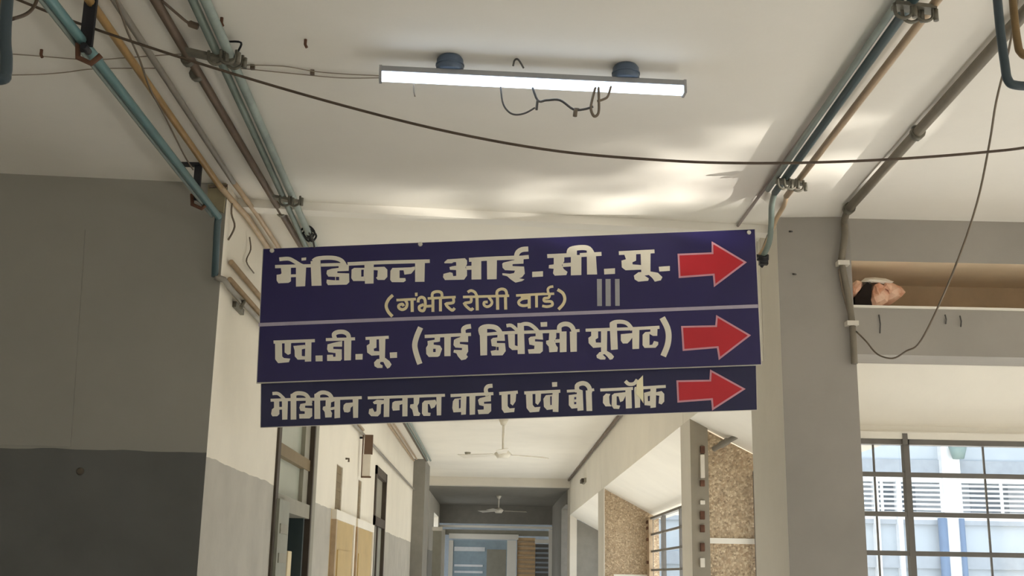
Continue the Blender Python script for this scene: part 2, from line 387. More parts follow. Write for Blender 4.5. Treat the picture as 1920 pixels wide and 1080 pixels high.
# broken plaster at the column end of the slot
cv = MB(); p0 = [onY(x, y, 6.06) for x, y in ((1604, 577), (1640, 577), (1634, 556), (1634, 534), (1627, 529), (1620, 534), (1612, 548), (1603, 556))]
cv.extr(p0, (0, 0.05, 0))
hb = thing('broken_plaster', onY(1640, 577, 6.1), 'salmon pink broken plaster around a dark hole at the slot end', 'rubble')
part(hb, 'hole_shade_slab', cv, M_HOLESHADE)  # solid dark slab, its colour standing in for shade inside the hole
def shard(px, depth, seed):
    """rough lump of broken brickwork: an outline with a raised, uneven middle"""
    rnd = random.Random(seed); n_ = len(px); cx = sum(p_[0] for p_ in px)/n_; cy = sum(p_[1] for p_ in px)/n_
    m_ = MB(); rim = [onY(x, y, 6.06+depth) for x, y in px]
    mid = [onY(cx+(x-cx)*0.6+rnd.uniform(-2, 2), cy+(y-cy)*0.6+rnd.uniform(-2, 2), 6.03+rnd.uniform(-.01, .03)+depth*0.4) for x, y in px]
    bk_ = [p_+np.array([0, 0.1, 0]) for p_ in rim]; c0 = onY(cx, cy, 6.035+depth*0.3)
    vs_ = rim+mid+bk_+[c0]; fs = []
    for i in range(n_):
        j = (i+1) % n_; fs += [(i, j, n_+j), (i, n_+j, n_+i), (n_+i, n_+j, 3*n_), (i, 2*n_+i, 2*n_+j, j)]
    fs.append(tuple(range(2*n_, 3*n_)))
    return m_.add(vs_, fs)
for k, (px, dp) in enumerate((([(1637, 577), (1652, 574), (1664, 566), (1668, 552), (1662, 538), (1648, 530), (1640, 534), (1636, 546), (1633, 562)], 0.0),
                ([(1653, 574), (1672, 570), (1690, 557), (1698, 548), (1690, 538), (1672, 530), (1655, 527), (1648, 532), (1664, 542), (1668, 556)], 0.05),
                ([(1594, 548), (1597, 532), (1606, 525), (1616, 528), (1618, 536), (1611, 546), (1604, 557), (1597, 557)], 0.02),
                ([(1612, 529), (1622, 521), (1640, 520), (1660, 522), (1676, 528), (1664, 534), (1648, 530), (1632, 530), (1622, 530)], 0.03))):
    part(hb, 'brick', shard(px, dp, k), M_BRICK if k < 3 else M_CREAM)
# sloping soffit and windows of the lobby bay
YW = 6.62
sf = MB(); sf.extr([(1.70, 6.26, z_lb), (1.70, YW+0.1, 2.29), (1.70, YW+0.1, 2.5), (1.70, 6.26, z_lb+0.1)], (X2-1.70, 0, 0))
struct('trim_8', sf, M_CREAM, 'bright cream soffit sloping down to the lobby window', 'soffit')
struct('wall_window_head', MB().box(1.70, X2, YW+0.0, YW+0.15, 2.31, 2.9), M_CREAM, 'wall above the lobby window', 'wall')
struct('wall_window_sill', MB().box(1.70, X2, YW-0.06, YW+0.15, 0, 0.95), M_CREAM, 'low wall under the lobby window', 'wall')
struct('wall_bay_return', MB().box(XR+0.006, 1.72, 6.43, 6.80, 0, H), M_COLUMN, 'pier behind the near column between the two window bays', 'wall')

# far end: low beam, darker passage and glazed partition
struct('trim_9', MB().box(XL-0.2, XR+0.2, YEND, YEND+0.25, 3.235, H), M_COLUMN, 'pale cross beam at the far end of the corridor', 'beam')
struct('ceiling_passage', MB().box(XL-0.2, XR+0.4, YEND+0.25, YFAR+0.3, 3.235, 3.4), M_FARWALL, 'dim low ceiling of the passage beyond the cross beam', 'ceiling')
pr = MB().box(XR-0.03, XR+0.25, 25.9, YFAR, 0, 3.24); pr.box(XR-0.03, XR+0.25, 24.2, 25.9, 0, 0.1); pr.box(XR-0.03, XR+0.25, 24.2, 25.9, 2.95, 3.24)  # gap in this wall added to bring light into the passage
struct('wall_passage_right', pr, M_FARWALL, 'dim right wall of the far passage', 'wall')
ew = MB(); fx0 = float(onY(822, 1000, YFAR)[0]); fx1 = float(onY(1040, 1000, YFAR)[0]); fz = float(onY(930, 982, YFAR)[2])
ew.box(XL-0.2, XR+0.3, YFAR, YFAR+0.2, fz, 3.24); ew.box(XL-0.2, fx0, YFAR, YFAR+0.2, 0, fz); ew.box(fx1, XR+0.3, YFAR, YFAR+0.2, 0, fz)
er = MB().box(-3.0, 3.5, 34, 34.2, 0, 3.4); er.box(-3.2, -3.0, 30.2, 34.2, 0, 0.8); er.box(-3.2, -3.0, 30.2, 34.2, 2.7, 3.4); er.box(-3.2, 3.7, 30.2, 34.2, 3.3, 3.5); er.box(3.5, 3.7, 30.2, 34.2, 0, 0.9); er.box(3.5, 3.7, 30.2, 34.2, 2.6, 3.4)  # side openings added to let daylight in behind the partition
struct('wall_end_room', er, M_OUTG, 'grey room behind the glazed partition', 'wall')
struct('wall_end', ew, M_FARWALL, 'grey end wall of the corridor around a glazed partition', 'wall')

# ------------------------------------------------------------------ windows
def barred_window(name, label, along, c, u0, u1, z0, z1, zs, us, thin, us_pane):
    """grille window in a plane: along 'x' (plane y=c) or along 'y' (plane x=c)"""
    def bx(ua, ub, za, zb, d0, d1):
        return MB().box(ua, ub, c+d0, c+d1, za, zb) if along == 'x' else MB().box(c+d0, c+d1, ua, ub, za, zb)
    loc = ((u0+u1)/2, c, z0) if along == 'x' else (c, (u0+u1)/2, z0)
    w_ = thing(name, loc, label, 'window', kind='structure')
    for ua, ub, za, zb in ((u0, u1, z1-0.03, z1), (u0, u1, z0, z0+0.04), (u0, u0+0.04, z0, z1), (u1-0.04, u1, z0, z1)):
        part(w_, 'frame_rail', bx(ua, ub, za, zb, -0.03, 0.03), M_GRILLE)
    for z in zs: part(w_, 'grille_bar', bx(u0, u1, z-0.013, z+0.013, -0.025, 0.0), M_GRILLE)
    for u in us: part(w_, 'mullion', bx(u-0.016, u+0.016, z0, z1, -0.03, 0.02), M_GRILLE)
    for u in thin: part(w_, 'glazing_bar', bx(u-0.005, u+0.005, z0, z1, 0.012, 0.022), M_GRILLE)
    for ua, ub in us_pane: part(w_, 'pane', bx(ua+0.02, ub-0.02, z0+0.04, z1-0.03, 0.014, 0.018), M_GLASS)
    return w_
zbar = [float(onY(1660, py, YW)[2]) for py in (890, 964, 1037)]
ztop = float(onY(1660, 824, YW)[2])
xm = float(onY(1700, 900, YW)[0]); xt = float(onY(1642, 900, YW)[0])
zlow = [zbar[-1]-0.22*k for k in (1, 2)]
ms = [xm, xm+0.95, xm+1.9]
w1 = barred_window('window_1', 'barred lobby window looking onto the pale courtyard building', 'x', YW, 1.71, X2, 0.95, ztop, zbar+zlow, ms, [xt, xm+0.45, xm+1.4],
              [(1.71, xm), (xm, xm+0.95), (xm+0.95, xm+1.9), (xm+1.9, X2)])
zh = float(onY(1660, 811, YW)[2]); part(w1, 'head_strip', MB().box(1.71, X2, YW-0.05, YW+0.02, ztop, zh), M_CREAM)
p = onY(1696, 812, YW-0.05); part(w1, 'latch', MB().box(p[0]-0.014, p[0]+0.014, YW-0.055, YW-0.03, ztop-0.03, ztop+0.03), M_GRILLE)
zc = [2.08, 1.86, 1.62, 1.40, 1.18, 0.96]
barred_window('window_2', 'barred window hidden behind the near column', 'y', XW-0.14, 6.8, 8.95, 0.72, ZW, zc, [8.0], [], [(6.8, 8.0), (8.0, 8.95)])
w2 = barred_window('window_3', 'barred corridor window with rusty stile beside second pebble-dash panel', 'y', XW, 9.35, 16.2, 0.72, ZW, zc,
              [10.7, 12.1, 13.5, 14.9], [15.3], [(9.35, 10.7), (10.7, 12.1), (12.1, 13.5), (13.5, 14.9), (14.9, 16.2)])
rs = MB(); rs.box(XW-0.05, XW-0.0, 16.0, 16.24, 1.0, ZW); part(w2, 'stile', rs, M_TAN)
for z in (2.25, 2.17, 2.02, 1.72): part(w2, 'hinge', MB().box(XW-0.065, XW-0.05, 16.05, 16.2, z-0.02, z+0.02), M_RUST)
barred_window('window_4', 'furthest barred corridor window', 'y', XW, 17.0, 23.4, 0.72, ZW, zc, [18.5, 20, 21.5], [], [(17, 18.5), (18.5, 20), (20, 21.5), (21.5, 23.4)])

# small things on the first pebble-dash panel: stained strip, brackets, pipe
bp = thing('bay_pipe', onY(1368, 825, 8.9), 'short grey pipe crossing the top of the nearest pebble-dash panel', 'pipe')
part(bp, 'tube', MB().tube([onY(1338, 842, 8.95), onY(1392, 812, 8.7), onY(1430, 792, 8.5)], 0.02, 10), M_GREYPIPE)
part(bp, 'socket', MB().tube([onY(1352, 834, 8.91), onY(1364, 827, 8.84)], 0.027, 10), M_GREYPIPE)
for k, (y0, y1, mm) in enumerate(((836, 850, M_RUST), (852, 896, M_BOARDWH), (900, 912, M_RUST), (938, 946, M_BOARDWH), (958, 974, M_RUST), (984, 998, M_RUST), (1018, 1034, M_RUST), (1046, 1064, M_BOARDWH))):
    a = onY(1313, y0, 8.93); b2 = onY(1322, y1, 8.93)
    tag(MB().box(a[0], b2[0], 8.93, 9.02, b2[2], a[2]).build('bracket', mm, None, 0.004),
        ['topmost rusty bracket beside the nearest pebble-dash panel', 'tall white patch just under the topmost rusty bracket', 'rusty bracket right under the tall white patch',
         'small white patch midway up the pier of the nearest pebble-dash panel', 'rusty bracket under the small white patch', 'rusty bracket just above the panel string course',
         'rusty bracket just below the panel string course', 'lowest white patch under all the rusty brackets'][k], 'bracket', 'fixings beside the nearest pebble-dash panel')

# ------------------------------------------------------------------ outside: courtyard and buildings
struct('ground', MB().box(-60, 80, -60, 100, -0.4, -0.15), M_GROUND, 'sunlit courtyard ground outside the windows', 'ground')
YB = 26.0
ob = thing('courtyard_building', (10, YB, -0.15), 'pale blue building across the courtyard with white gallery railing', 'building')
P = lambda px, py: onY(px, py, YB)
zz = lambda py: float(onY(1750, py, YB)[2])
z_beam0, z_beam1 = zz(893), zz(862)
mbw = MB().box(2.6, 26, YB, YB+0.3, zz(975), zz(960)); part(ob, 'slab_edge', mbw, M_OUTW)
part(ob, 'lower_wall', MB().box(2.6, 26, YB+0.1, YB+0.4, -0.15, zz(975)), M_OUT)
part(ob, 'fascia', MB().box(2.6, 26, YB+0.05, YB+0.3, z_beam0, z_beam1), M_OUTG)
part(ob, 'upper_wall', MB().box(2.6, 26, YB+0.1, YB+0.4, z_beam1, 7.5), M_OUT)
part(ob, 'sill_band', MB().box(2.6, 26, YB-0.05, YB+0.3, z_beam0-0.14, z_beam0), M_OUTW)
part(ob, 'gallery_wall', MB().box(2.6, 26, YB+1.9, YB+2.1, zz(975), z_beam0), M_OUTW)
for x in (4.5, 7.6, 9.0, 11.2, 13.5): part(ob, 'gallery_window', MB().box(x, x+0.9, YB+1.85, YB+1.92, 3.0, 4.0), M_OUTG)
part(ob, 'gallery_floor', MB().box(2.6, 26, YB, YB+2, zz(975)-0.1, zz(975)), M_OUTG)
for px, wd in ((1783, 0.20), (1683, 0.05), (1640, 0.05)):
    x = float(P(px, 930)[0]); part(ob, 'post', MB().box(x-wd, x+wd, YB-0.12, YB+0.1, -0.15, 7.4 if wd > 0.1 else zz(900)), M_OUTW)
for x in (2.9, 4.6, 6.4, 12.5, 15.5): part(ob, 'post', MB().box(x-0.2, x+0.2, YB-0.12, YB+0.1, -0.15, 7.4), M_OUTW)
for k in range(7):
    z = zz(955) + (zz(902)-zz(955))*k/6
    part(ob, 'railing_bar', MB().box(2.6, 26, YB-0.06, YB-0.02, z-0.022, z+0.022), M_RAIL)
for k in range(12):
    x = 3.2+1.32*k; part(ob, 'railing_upright', MB().box(x-0.03, x+0.03, YB-0.07, YB-0.03, zz(960), zz(900)), M_RAIL)
for px, wd in ((1764, 0.10), (1800, 0.06)):
    x = float(P(px, 1000)[0]); part(ob, 'drain_pipe', MB().tube([(x, YB-0.15, -0.15), (x, YB-0.15, zz(972))], wd, 10), M_BLUEPIPE)
x = float(P(1786, 845)[0]); part(ob, 'bracket_lamp', MB().tube([(x, YB-0.3, zz(862)), (x, YB-0.3, zz(838))], [0.12, 0.2], 10), mat('grey_green_lamp', (132, 152, 148)))
part(ob, 'plinth_band', MB().box(2.6, 26, YB-0.02, YB+0.1, zz(1066), zz(1042)), M_OUTG)
part(ob, 'roof', MB().box(2.2, 26, YB-0.6, YB+8, 7.4, 7.6), M_OUTW)
sb = thing('side_building', (27, 10, -0.15), 'plain pale building closing the courtyard side', 'building')
part(sb, 'wall', MB().box(27, 28, 4, YB, -0.15, 6.5), M_OUT)

# ------------------------------------------------------------------ corridor doors on the left
d1 = thing('door_1', (XL, 8.2, 0), 'tall dark-framed doorway with frosted transom panes, leaf ajar', 'door', kind='structure')
fy0, fy1 = D1[0], D1[1]
for (y0, y1, z0, z1, m_) in ((fy0, fy0+0.09, 0, 2.82, M_FRAMEDK), (fy1-0.20, fy1-0.15, 0, 2.82, M_FRAMEDK), (fy1-0.15, fy1, 0, 2.82, M_FRAMEGY), (fy0, fy1, 2.74, 2.82, M_FRAMEDK)):
    part(d1, 'jamb', MB().box(XL-0.16, XL+0.015, y0, y1, z0, z1), m_)
part(d1, 'transom_bar', MB().box(XL-0.10, XL-0.01, fy0+0.09, fy1-0.2, 2.24, 2.32), M_SHUT)
part(d1, 'transom_rail', MB().box(XL-0.12, XL+0.005, fy0+0.09, fy1-0.15, 1.89, 1.99), M_FRAMEGY)
for z0, z1 in ((1.99, 2.24), (2.32, 2.74)):
    part(d1, 'pane', MB().box(XL-0.07, XL-0.05, fy0+0.09, fy1-0.42, z0, z1), M_FROST)
part(d1, 'stile', MB().box(XL-0.09, XL-0.02, fy1-0.42, fy1-0.2, 1.95, 2.74), M_FRAMEGY)
lf = part(d1, 'leaf', MB().box(XL-0.75, XL-0.02, fy1-0.30, fy1-0.25, 0.02, 1.89), M_DOORDK)
for z in (0.5, 0.95, 1.4): part(lf, 'rail', MB().box(XL-0.70, XL-0.08, fy1-0.32, fy1-0.30, z-0.05, z+0.05), M_DOORDK)
lf2 = part(d1, 'leaf', MB().prism([(XL-0.02, fy0+0.05), (XL+0.035, fy0+0.05), (XL+0.035, fy0+0.42), (XL+0.0, fy0+0.42)], 0.02, 1.95), M_DOORGY)
for k in range(9): part(lf2, 'louvre', MB().box(XL+0.035, XL+0.042, fy0+0.1, fy0+0.36, 0.3+0.18*k, 0.36+0.18*k), M_FRAMEGY)
# dim room behind it
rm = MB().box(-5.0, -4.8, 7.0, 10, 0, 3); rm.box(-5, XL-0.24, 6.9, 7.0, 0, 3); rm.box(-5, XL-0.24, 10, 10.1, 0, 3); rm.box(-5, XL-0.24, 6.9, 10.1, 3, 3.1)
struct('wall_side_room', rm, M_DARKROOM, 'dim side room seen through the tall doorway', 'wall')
for k, (z0, z1) in enumerate(((0.6, 1.05), (1.05, 1.40), (1.42, 1.66))):
    c = thing('carton', (XL-0.115, 8.52, z0), ['cream carton at the bottom of the stack inside the doorway', 'cream carton in the middle of the stack inside the doorway', 'cream carton topmost of the stack inside the doorway'][k], 'box', 'cartons inside the doorway')
    part(c, 'body', MB().box(XL-0.17, XL-0.06, 8.45, 8.60, z0, z1-0.01), M_CARTON, 0.006)
    part(c, 'tape', MB().box(XL-0.125, XL-0.105, 8.448, 8.602, z0+0.002, z1-0.008), M_SHUT)
ct = thing('steel_cabinet', (XL-0.115, 8.55, 0), 'low dark cabinet under the cartons inside the doorway', 'cabinet')
part(ct, 'body', MB().box(XL-0.20, XL-0.03, 8.40, 8.70, 0, 0.59), M_DOORDK, 0.01); part(ct, 'drawer', MB().box(XL-0.18, XL-0.05, 8.385, 8.4, 0.1, 0.52), M_DOORDK, 0.004)

for nm, V, ys, lab in (('door_2', V2, (10.12, 11.55), 'yellow painted door nearest the tall doorway'), ('door_3', V3, (11.72, 13.35), 'yellow painted door beside the grey far door')):
    d = thing(nm, (XL, sum(ys)/2, 0), lab, 'door', kind='structure')
    lf = part(d, 'leaf', MB().box(XL+0.0, XL+0.03, ys[0]+0.08, ys[1]-0.08, 0.02, 1.95), M_YELLOW)
    for z in (0.35, 1.1): part(lf, 'panel', MB().box(XL+0.03, XL+0.04, ys[0]+0.25, ys[1]-0.25, z, z+0.6), M_YELLOW)
    part(lf, 'handle', MB().tube([(XL+0.03, ys[0]+0.18, 1.05), (XL+0.07, ys[0]+0.18, 1.05), (XL+0.07, ys[0]+0.28, 1.05)], 0.01, 8), M_CLAMP)
    for y0, y1, z0, z1 in ((ys[0], ys[0]+0.08, 0, 1.95), (ys[1]-0.08, ys[1], 0, 1.95), (ys[0], ys[1], 1.95, 2.03)):
        part(d, 'jamb', MB().box(XL-0.01, XL+0.045, y0, y1, z0, z1), M_TAN if y0 == ys[0] and z0 == 0 else M_CREAM)
    sh = part(d, 'ventilator', MB().box(XL-0.05, XL-0.012, V[0], V[1], V[2], V[3]), M_SHUT)
    for k in range(5): part(sh, 'slat', MB().box(XL-0.014, XL-0.008, V[0]+0.02, V[1]-0.02, V[2]+0.03+0.075*k, V[2]+0.07+0.075*k), M_SHUT)
d4 = thing('door_4', (XL, 14.3, 0), 'tall grey double-height door far down the corridor', 'door', kind='structure')
for y0, y1, z0, z1 in ((D4[0], D4[0]+0.1, 0, D4[2]), (D4[1]-0.1, D4[1], 0, D4[2]), (D4[0], D4[1], D4[2]-0.1, D4[2]), (D4[0], D4[1], 2.05, 2.15)):
    part(d4, 'jamb', MB().box(XL-0.12, XL+0.02, y0, y1, z0, z1), M_FRAMEDK)
lf = part(d4, 'leaf', MB().box(XL-0.06, XL-0.02, D4[0]+0.1, D4[1]-0.1, 0.02, 2.05), M_DOORGY)
part(lf, 'meeting_stile', MB().box(XL-0.02, XL-0.005, 14.22, 14.32, 0.02, 2.05), M_FRAMEDK)
part(d4, 'transom', MB().box(XL-0.06, XL-0.03, D4[0]+0.1, D4[1]-0.1, 2.15, D4[2]-0.1), M_FRAMEGY)
# board hung out from the wall
y_b = 11.9
q0 = onY(684, 815, y_b); q1 = onY(698, 852, y_b); q2 = onY(696, 893, y_b)
hs = thing('projecting_board', (q0[0], y_b, q2[2]), 'narrow projecting board, brown above and white below, on corridor wall', 'sign')
part(hs, 'upper_panel', MB().box(q0[0], q1[0], y_b, y_b+0.03, q1[2], q0[2]), M_BOARDBR)
part(hs, 'lower_panel', MB().box(q0[0]-0.01, q1[0]-0.015, y_b, y_b+0.03, q2[2], q1[2]), M_BOARDWH)
part(hs, 'frame', MB().box(q0[0]-0.02, q0[0]-0.01, y_b-0.005, y_b+0.035, q2[2]-0.01, q0[2]).box(q0[0]-0.02, q1[0]-0.005, y_b-0.005, y_b+0.035, q2[2]-0.015, q2[2]), M_BOARDBR)
part(hs, 'arm', MB().box(XL, q0[0]-0.01, y_b+0.005, y_b+0.025, q0[2]-0.04, q0[2]-0.02), M_STRAP)
nl = onX(648, 860, XL); tag(MB().tube([nl, nl+np.array([.03, 0, -0.0]), nl+np.array([.03, 0, -.03])], 0.01, 6).build('hook', M_WIRE), 'small hook on the bright corridor wall above the yellow doors', 'hook')

# ------------------------------------------------------------------ far glazed partition
gp = thing('door_5', (0, YFAR, 0), 'glazed partition with blue-grey door at the corridor end', 'door', kind='structure')
G = lambda px, py: onY(px, py, YFAR-0.02)
def gbox(x0, y0, x1, y1, d0=-0.06, d1=0.04):
    a = G(x0, y0); b = G(x1, y1); zb = 0.0 if y1 >= 1080 else float(b[2])
    return MB().box(float(a[0]), float(b[0]), YFAR+d0, YFAR+d1, zb, float(a[2]))
for r in ((824, 984, 1036, 992), (842, 1000, 972, 1012), (824, 993, 832, 1090), (1029, 993, 1036, 1090), (842, 1013, 848, 1090), (951, 1013, 967, 1090)):
    part(gp, 'frame_rail', gbox(*r), M_CREAM)
part(gp, 'top_panel', gbox(832, 992, 1029, 1006, 0.0, 0.03), M_FRAMEGY)
gd = part(gp, 'glass_leaf', gbox(848, 1012, 951, 1090, -0.02, 0.02), M_BLUEG)
for r in ((852, 1025, 909, 1034), (852, 1058, 905, 1063), (852, 1070, 905, 1075)): part(gd, 'glazing_bar', gbox(*r, -0.05, -0.02), M_OUTW)
part(gd, 'side_light', gbox(913, 1030, 948, 1090, -0.03, -0.02), M_FRAMEGY)
bl = part(gp, 'blind', gbox(970, 1008, 1003, 1090, 0.0, 0.03), M_BLIND)
slats = MB()
for k in range(8):
    b3 = gbox(970, 1014+8.4*k, 1003, 1018+8.4*k, -0.03, 0.0); slats.add(b3.v, b3.f)
sl_ = part(bl, 'slats', slats, M_TAN); sl_['kind'] = 'stuff'
lv = part(gp, 'louvre_panel', gbox(1004, 1020, 1029, 1090, 0.0, 0.03), M_GRILLE)
slats = MB()
for k in range(6):
    b3 = gbox(1004, 1026+9*k, 1029, 1030+9*k, -0.03, 0.0); slats.add(b3.v, b3.f)
sl_ = part(lv, 'slats', slats, M_OUTG); sl_['kind'] = 'stuff'
part(gp, 'lintel_light', gbox(1003, 1011, 1029, 1019, -0.03, 0.02), M_CREAM)
pc = thing('notice_post', (float(onY(818, 1000, 25)[0]), 25.0, 0), 'pale post standing left of the glazed partition', 'post')
a = onY(812, 995, 25); b = onY(825, 1080, 25)
part(pc, 'shaft', MB().box(a[0], b[0], 25.0, 25.15, 0, a[2]), M_FRAMEGY); part(pc, 'cap', MB().box(a[0]-0.02, b[0]+0.02, 24.98, 25.17, a[2], a[2]+0.08), M_COLUMN)

# ------------------------------------------------------------------ ceiling fans in the corridor
def fan(y, px, py, label, rot, zc_, drop):
    c = onY(px, py, y); c[2] = zc_-drop
    f_ = thing('ceiling_fan', c, label, 'fan', 'ceiling fans in the corridor')
    part(f_, 'rod', MB().tube([(c[0], y, zc_), (c[0], y, c[2])], 0.014, 8), M_FAN)
    part(f_, 'canopy', MB().tube([(c[0], y, zc_), (c[0], y, zc_-0.07)], [0.06, 0.03], 12), M_FAN)
    part(f_, 'motor', MB().tube([(c[0], y, c[2]+0.05), (c[0], y, c[2]), (c[0], y, c[2]-0.06)], [0.05, 0.11, 0.07], 14), M_FAN)
    for k in range(3):
        a_ = rot + k*2*math.pi/3; d = np.array([math.cos(a_), math.sin(a_), 0]); n_ = np.array([-d[1], d[0], 0])
        bl_ = MB(); o = np.array([c[0], y, c[2]-0.02])
        bl_.extr([o+d*0.12-n_*0.05, o+d*0.62-n_*0.075+[0,0,-.01], o+d*0.62+n_*0.075+[0,0,.02], o+d*0.12+n_*0.05+[0,0,.015]], (0, 0, 0.006))
        part(f_, 'blade', bl_, M_FAN)
fan(14.6, 943, 850, 'cream ceiling fan hanging in the bright corridor', 0.5, H, 0.42)
fan(26.2, 935, 955, 'ceiling fan in the dim far passage', 0.2, 3.235, 0.32)
hk = onZ(877, 848, H); tag(MB().cyl((hk[0], hk[1], H), (0, 0, -1), 0.05, 0.035, 0.05, 12).build('round_rose', M_FRAMEGY), 'small round ceiling rose beside the corridor fan', 'ceiling rose')

# ------------------------------------------------------------------ pipes
def pipe(name, pts, r, m, label, cat='pipe', group=None, fine=0, n=10):
    P_ = spline(pts, fine) if fine else pts
    o = tag(MB().tube(P_, r, n).build(name, m), label, cat, group)
    return o
def along(px0, px1, z, r, x=None):
    """straight run through two measured points at height z"""
    return onZ(*px0, z), onZ(*px1, z)
def run(px0, px1, z, y0, y1):
    a, b = onZ(*px0, z), onZ(*px1, z); d = (b-a)/(b[1]-a[1])
    return [a+d*(y0-a[1]), a+d*(y1-a[1])]
def piped(name, label, cat, tubes, group=None):
    """a pipe thing: list of (part name, points, radius, material)"""
    o = thing(name, np.array(tubes[0][1][0]), label, cat, group)
    for nm, pts, r, m in tubes: part(o, nm, MB().tube(pts, r, 10), m)
    return o

zp = 3.2
def lowline(px0, px1, z, extra): return [onZ(*px0, z)] + [onZ(*p_, z) for p_ in extra] + [onZ(*px1, z)]
# teal pair hanging on straps, dropping down the wall corner and running on into the corridor
for k, (dx, dz, m, lab, r) in enumerate(((0.0, 0.0, M_TEAL, 'teal pipe hanging from straps, dropping at the wall corner', 0.017), (-0.027, -0.004, M_GREENL, 'pale green pipe beside the teal strap-hung pipe', 0.008))):
    a = onZ(163, 88, zp); b = onZ(408, 404, zp); d = (b-a)/(b[1]-a[1]); s0 = a+d*(1.0-a[1]); s1 = a + d*(5.56-a[1])
    off = np.array([dx, 0, dz]); dn = s1 + np.array([0.0, 0.02, -0.30])
    dn2 = np.array([XL+0.03, 5.75, dn[2]-0.02])
    if k == 1:
        piped('gas_pipe', lab, 'pipe', [('run', [s0+off, s1+off-[0, .02, 0]], r, m)], 'pipes on the left'); continue
    piped('gas_pipe', lab, 'pipe', [('run', [s0+off, s1+off], r, m),
          ('drop', [s1+off, s1+off+[-0.01, 0.03, -0.03], dn+off], r, M_TEALD if k == 0 else M_GREENL),
          ('wall_run', [dn+off, np.array([XL+0.03, 5.60, dn[2]-0.01]), dn2+[0.0+dx*0.2, 0, dz], (XL+0.03, 8.5, dn2[2]+dz), (XL+0.03, 19.8, dn2[2]+dz)], r*0.9, M_GREYPIPE)], 'pipes on the left')
# ochre and grey pipes
for (p0, p1, z, r, m, lab) in (((140, 0), (300, 232), 3.335, 0.015, M_OCHRE, 'ochre pipe between the teal and grey pipes on the left'),
                               ((178, 0), (315, 215), 3.36, 0.013, M_GREYPIPE, 'thin grey pipe beside the ochre pipe on the left')):
    s = run(p0, p1, z, 0.8, 19.5)
    s[1][0] = max(s[1][0], XL+0.03)
    mid = [s[0]+(s[1]-s[0])*((5.5-s[0][1])/(s[1][1]-s[0][1]))]
    mid[0][0] = min(mid[0][0], s[0][0]) 
    piped('service_pipe', lab, 'pipe', [('run', [s[0], mid[0]], r, m), ('wall_run', [mid[0], np.array([XL+(0.03 if m is M_OCHRE else 0.075), 6.0, z]), np.array([XL+(0.03 if m is M_OCHRE else 0.075), 19.5, z])], r, M_TAN)], 'pipes on the left')
# tan pipes along the corridor wall behind the sign
for k, (z, lab) in enumerate(((3.02, 'upper tan pipe along the cream corridor wall'), (2.93, 'lower tan pipe along the cream corridor wall'))):
    piped('side_pipe', lab, 'pipe', [('run', [(XL+0.022, 5.75, z), (XL+0.022, 12.0, z)], 0.014, M_TAN)], 'tan wall pipes')
# wire dropping beside them
# brown conduit and green pair on the ceiling
s = run((291, 0), (515, 378), H-0.03, 1.0, 6.6); s.append(np.array([s[1][0], 19.85, H-0.03]))
bc = piped('overhead_conduit', 'brown conduit clamped to the ceiling left of the tube light', 'conduit', [('run', s, 0.017, M_BROWN)])
tb = thing('timber_block', (XL-0.1, 5.6, 3.25), 'olive tan patch block on the grey wall corner under the ceiling', 'block')
q = [onY(x, y, 5.655) for x, y in ((392, 349), (427, 347), (421, 402), (412, 398), (392, 372))]
part(tb, 'board', MB().extr(q, (0, -0.03, 0)), mat('olive_tan_board', (150, 140, 112), rough=0.8, var=0.1)); part(tb, 'batten', MB().extr([onY(x, y, 5.62) for x, y in ((392, 349), (427, 347), (427, 351), (392, 353))], (0, -0.012, 0)), M_BROWN)
for p_ in ((352, 112), (368, 140), (527, 398)):
    c = onZ(*p_, H-0.03); part(bc, 'saddle', MB().tube([c-[0, .015, 0], c+[0, .015, 0]], 0.025, 10), M_CLAMP)
gr = None
for k, (p0, p1, m, lab, r) in enumerate((((361, 0), (535, 378), M_GREEN, 'grey green pipe, left of the ceiling pair', 0.015), ((385, 0), (551, 375), M_GREENL, 'pale green pipe, right of the ceiling pair', 0.018))):
    ye = 6.35 if k else 6.0
    s = run(p0, p1, H-0.05, 2.2, 6.6); s.append(np.array([s[1][0], 19.6, H-0.05]))
    piped('overhead_pipe', lab, 'pipe', [('run', s, r, m)], 'green pipes on the ceiling')
piped('corridor_conduit', 'dark conduit along the corridor ceiling above the window bays', 'conduit', [('run', [(XR-0.03, 6.5, H-0.03), (XR-0.03, YEND, H-0.03)], 0.02, M_BROWN)])
ff = onX(1097, 902, XR); ft = thing('beam_fitting', ff, 'small dark fitting on the long beam above the window bays', 'fitting')
part(ft, 'base', MB().box(XR-0.03, XR+0.003, ff[1]-0.25, ff[1]+0.25, ff[2]-0.035, ff[2]+0.035), M_FRAMEGY); part(ft, 'cap', MB().box(XR-0.07, XR-0.03, ff[1]-0.18, ff[1]+0.18, ff[2]-0.03, ff[2]+0.03), M_FRAMEDK)
# right-hand three
for p0, p1, r, m, lab, ye in (((1690, 0), (1440, 345), 0.008, M_MAUVE, 'thin mauve grey conduit, first of the three on the right', 6.25),):
    s = run(p0, p1, H-0.012, 1.0, ye)
    piped('thin_conduit', lab, 'conduit', [('run', s, r, m)], 'pipes on the right')
s = run((1712, 0), (1468, 340), H-0.05, 1.0, 5.45)
e1 = s[1]
dn = [e1, onY(1447, 385, 5.62), onY(1446, 420, 5.75), onY(1442, 455, 5.86), onY(1430, 482, 5.93)]
piped('gas_pipe', 'dark teal pipe, middle of the three on the right, bending down', 'pipe', [('run', [s[0], s[1]], 0.017, M_TEALD), ('sleeve', [s[0]+[-.034, 0, .014], s[1]+[-.034, 0, .014]], 0.013, M_GREENL), ('bend', spline(dn, 5), 0.015, M_GREEN)], 'pipes on the right')
s = run((1757, 0), (1492, 345), H-0.05, 1.0, 5.5)
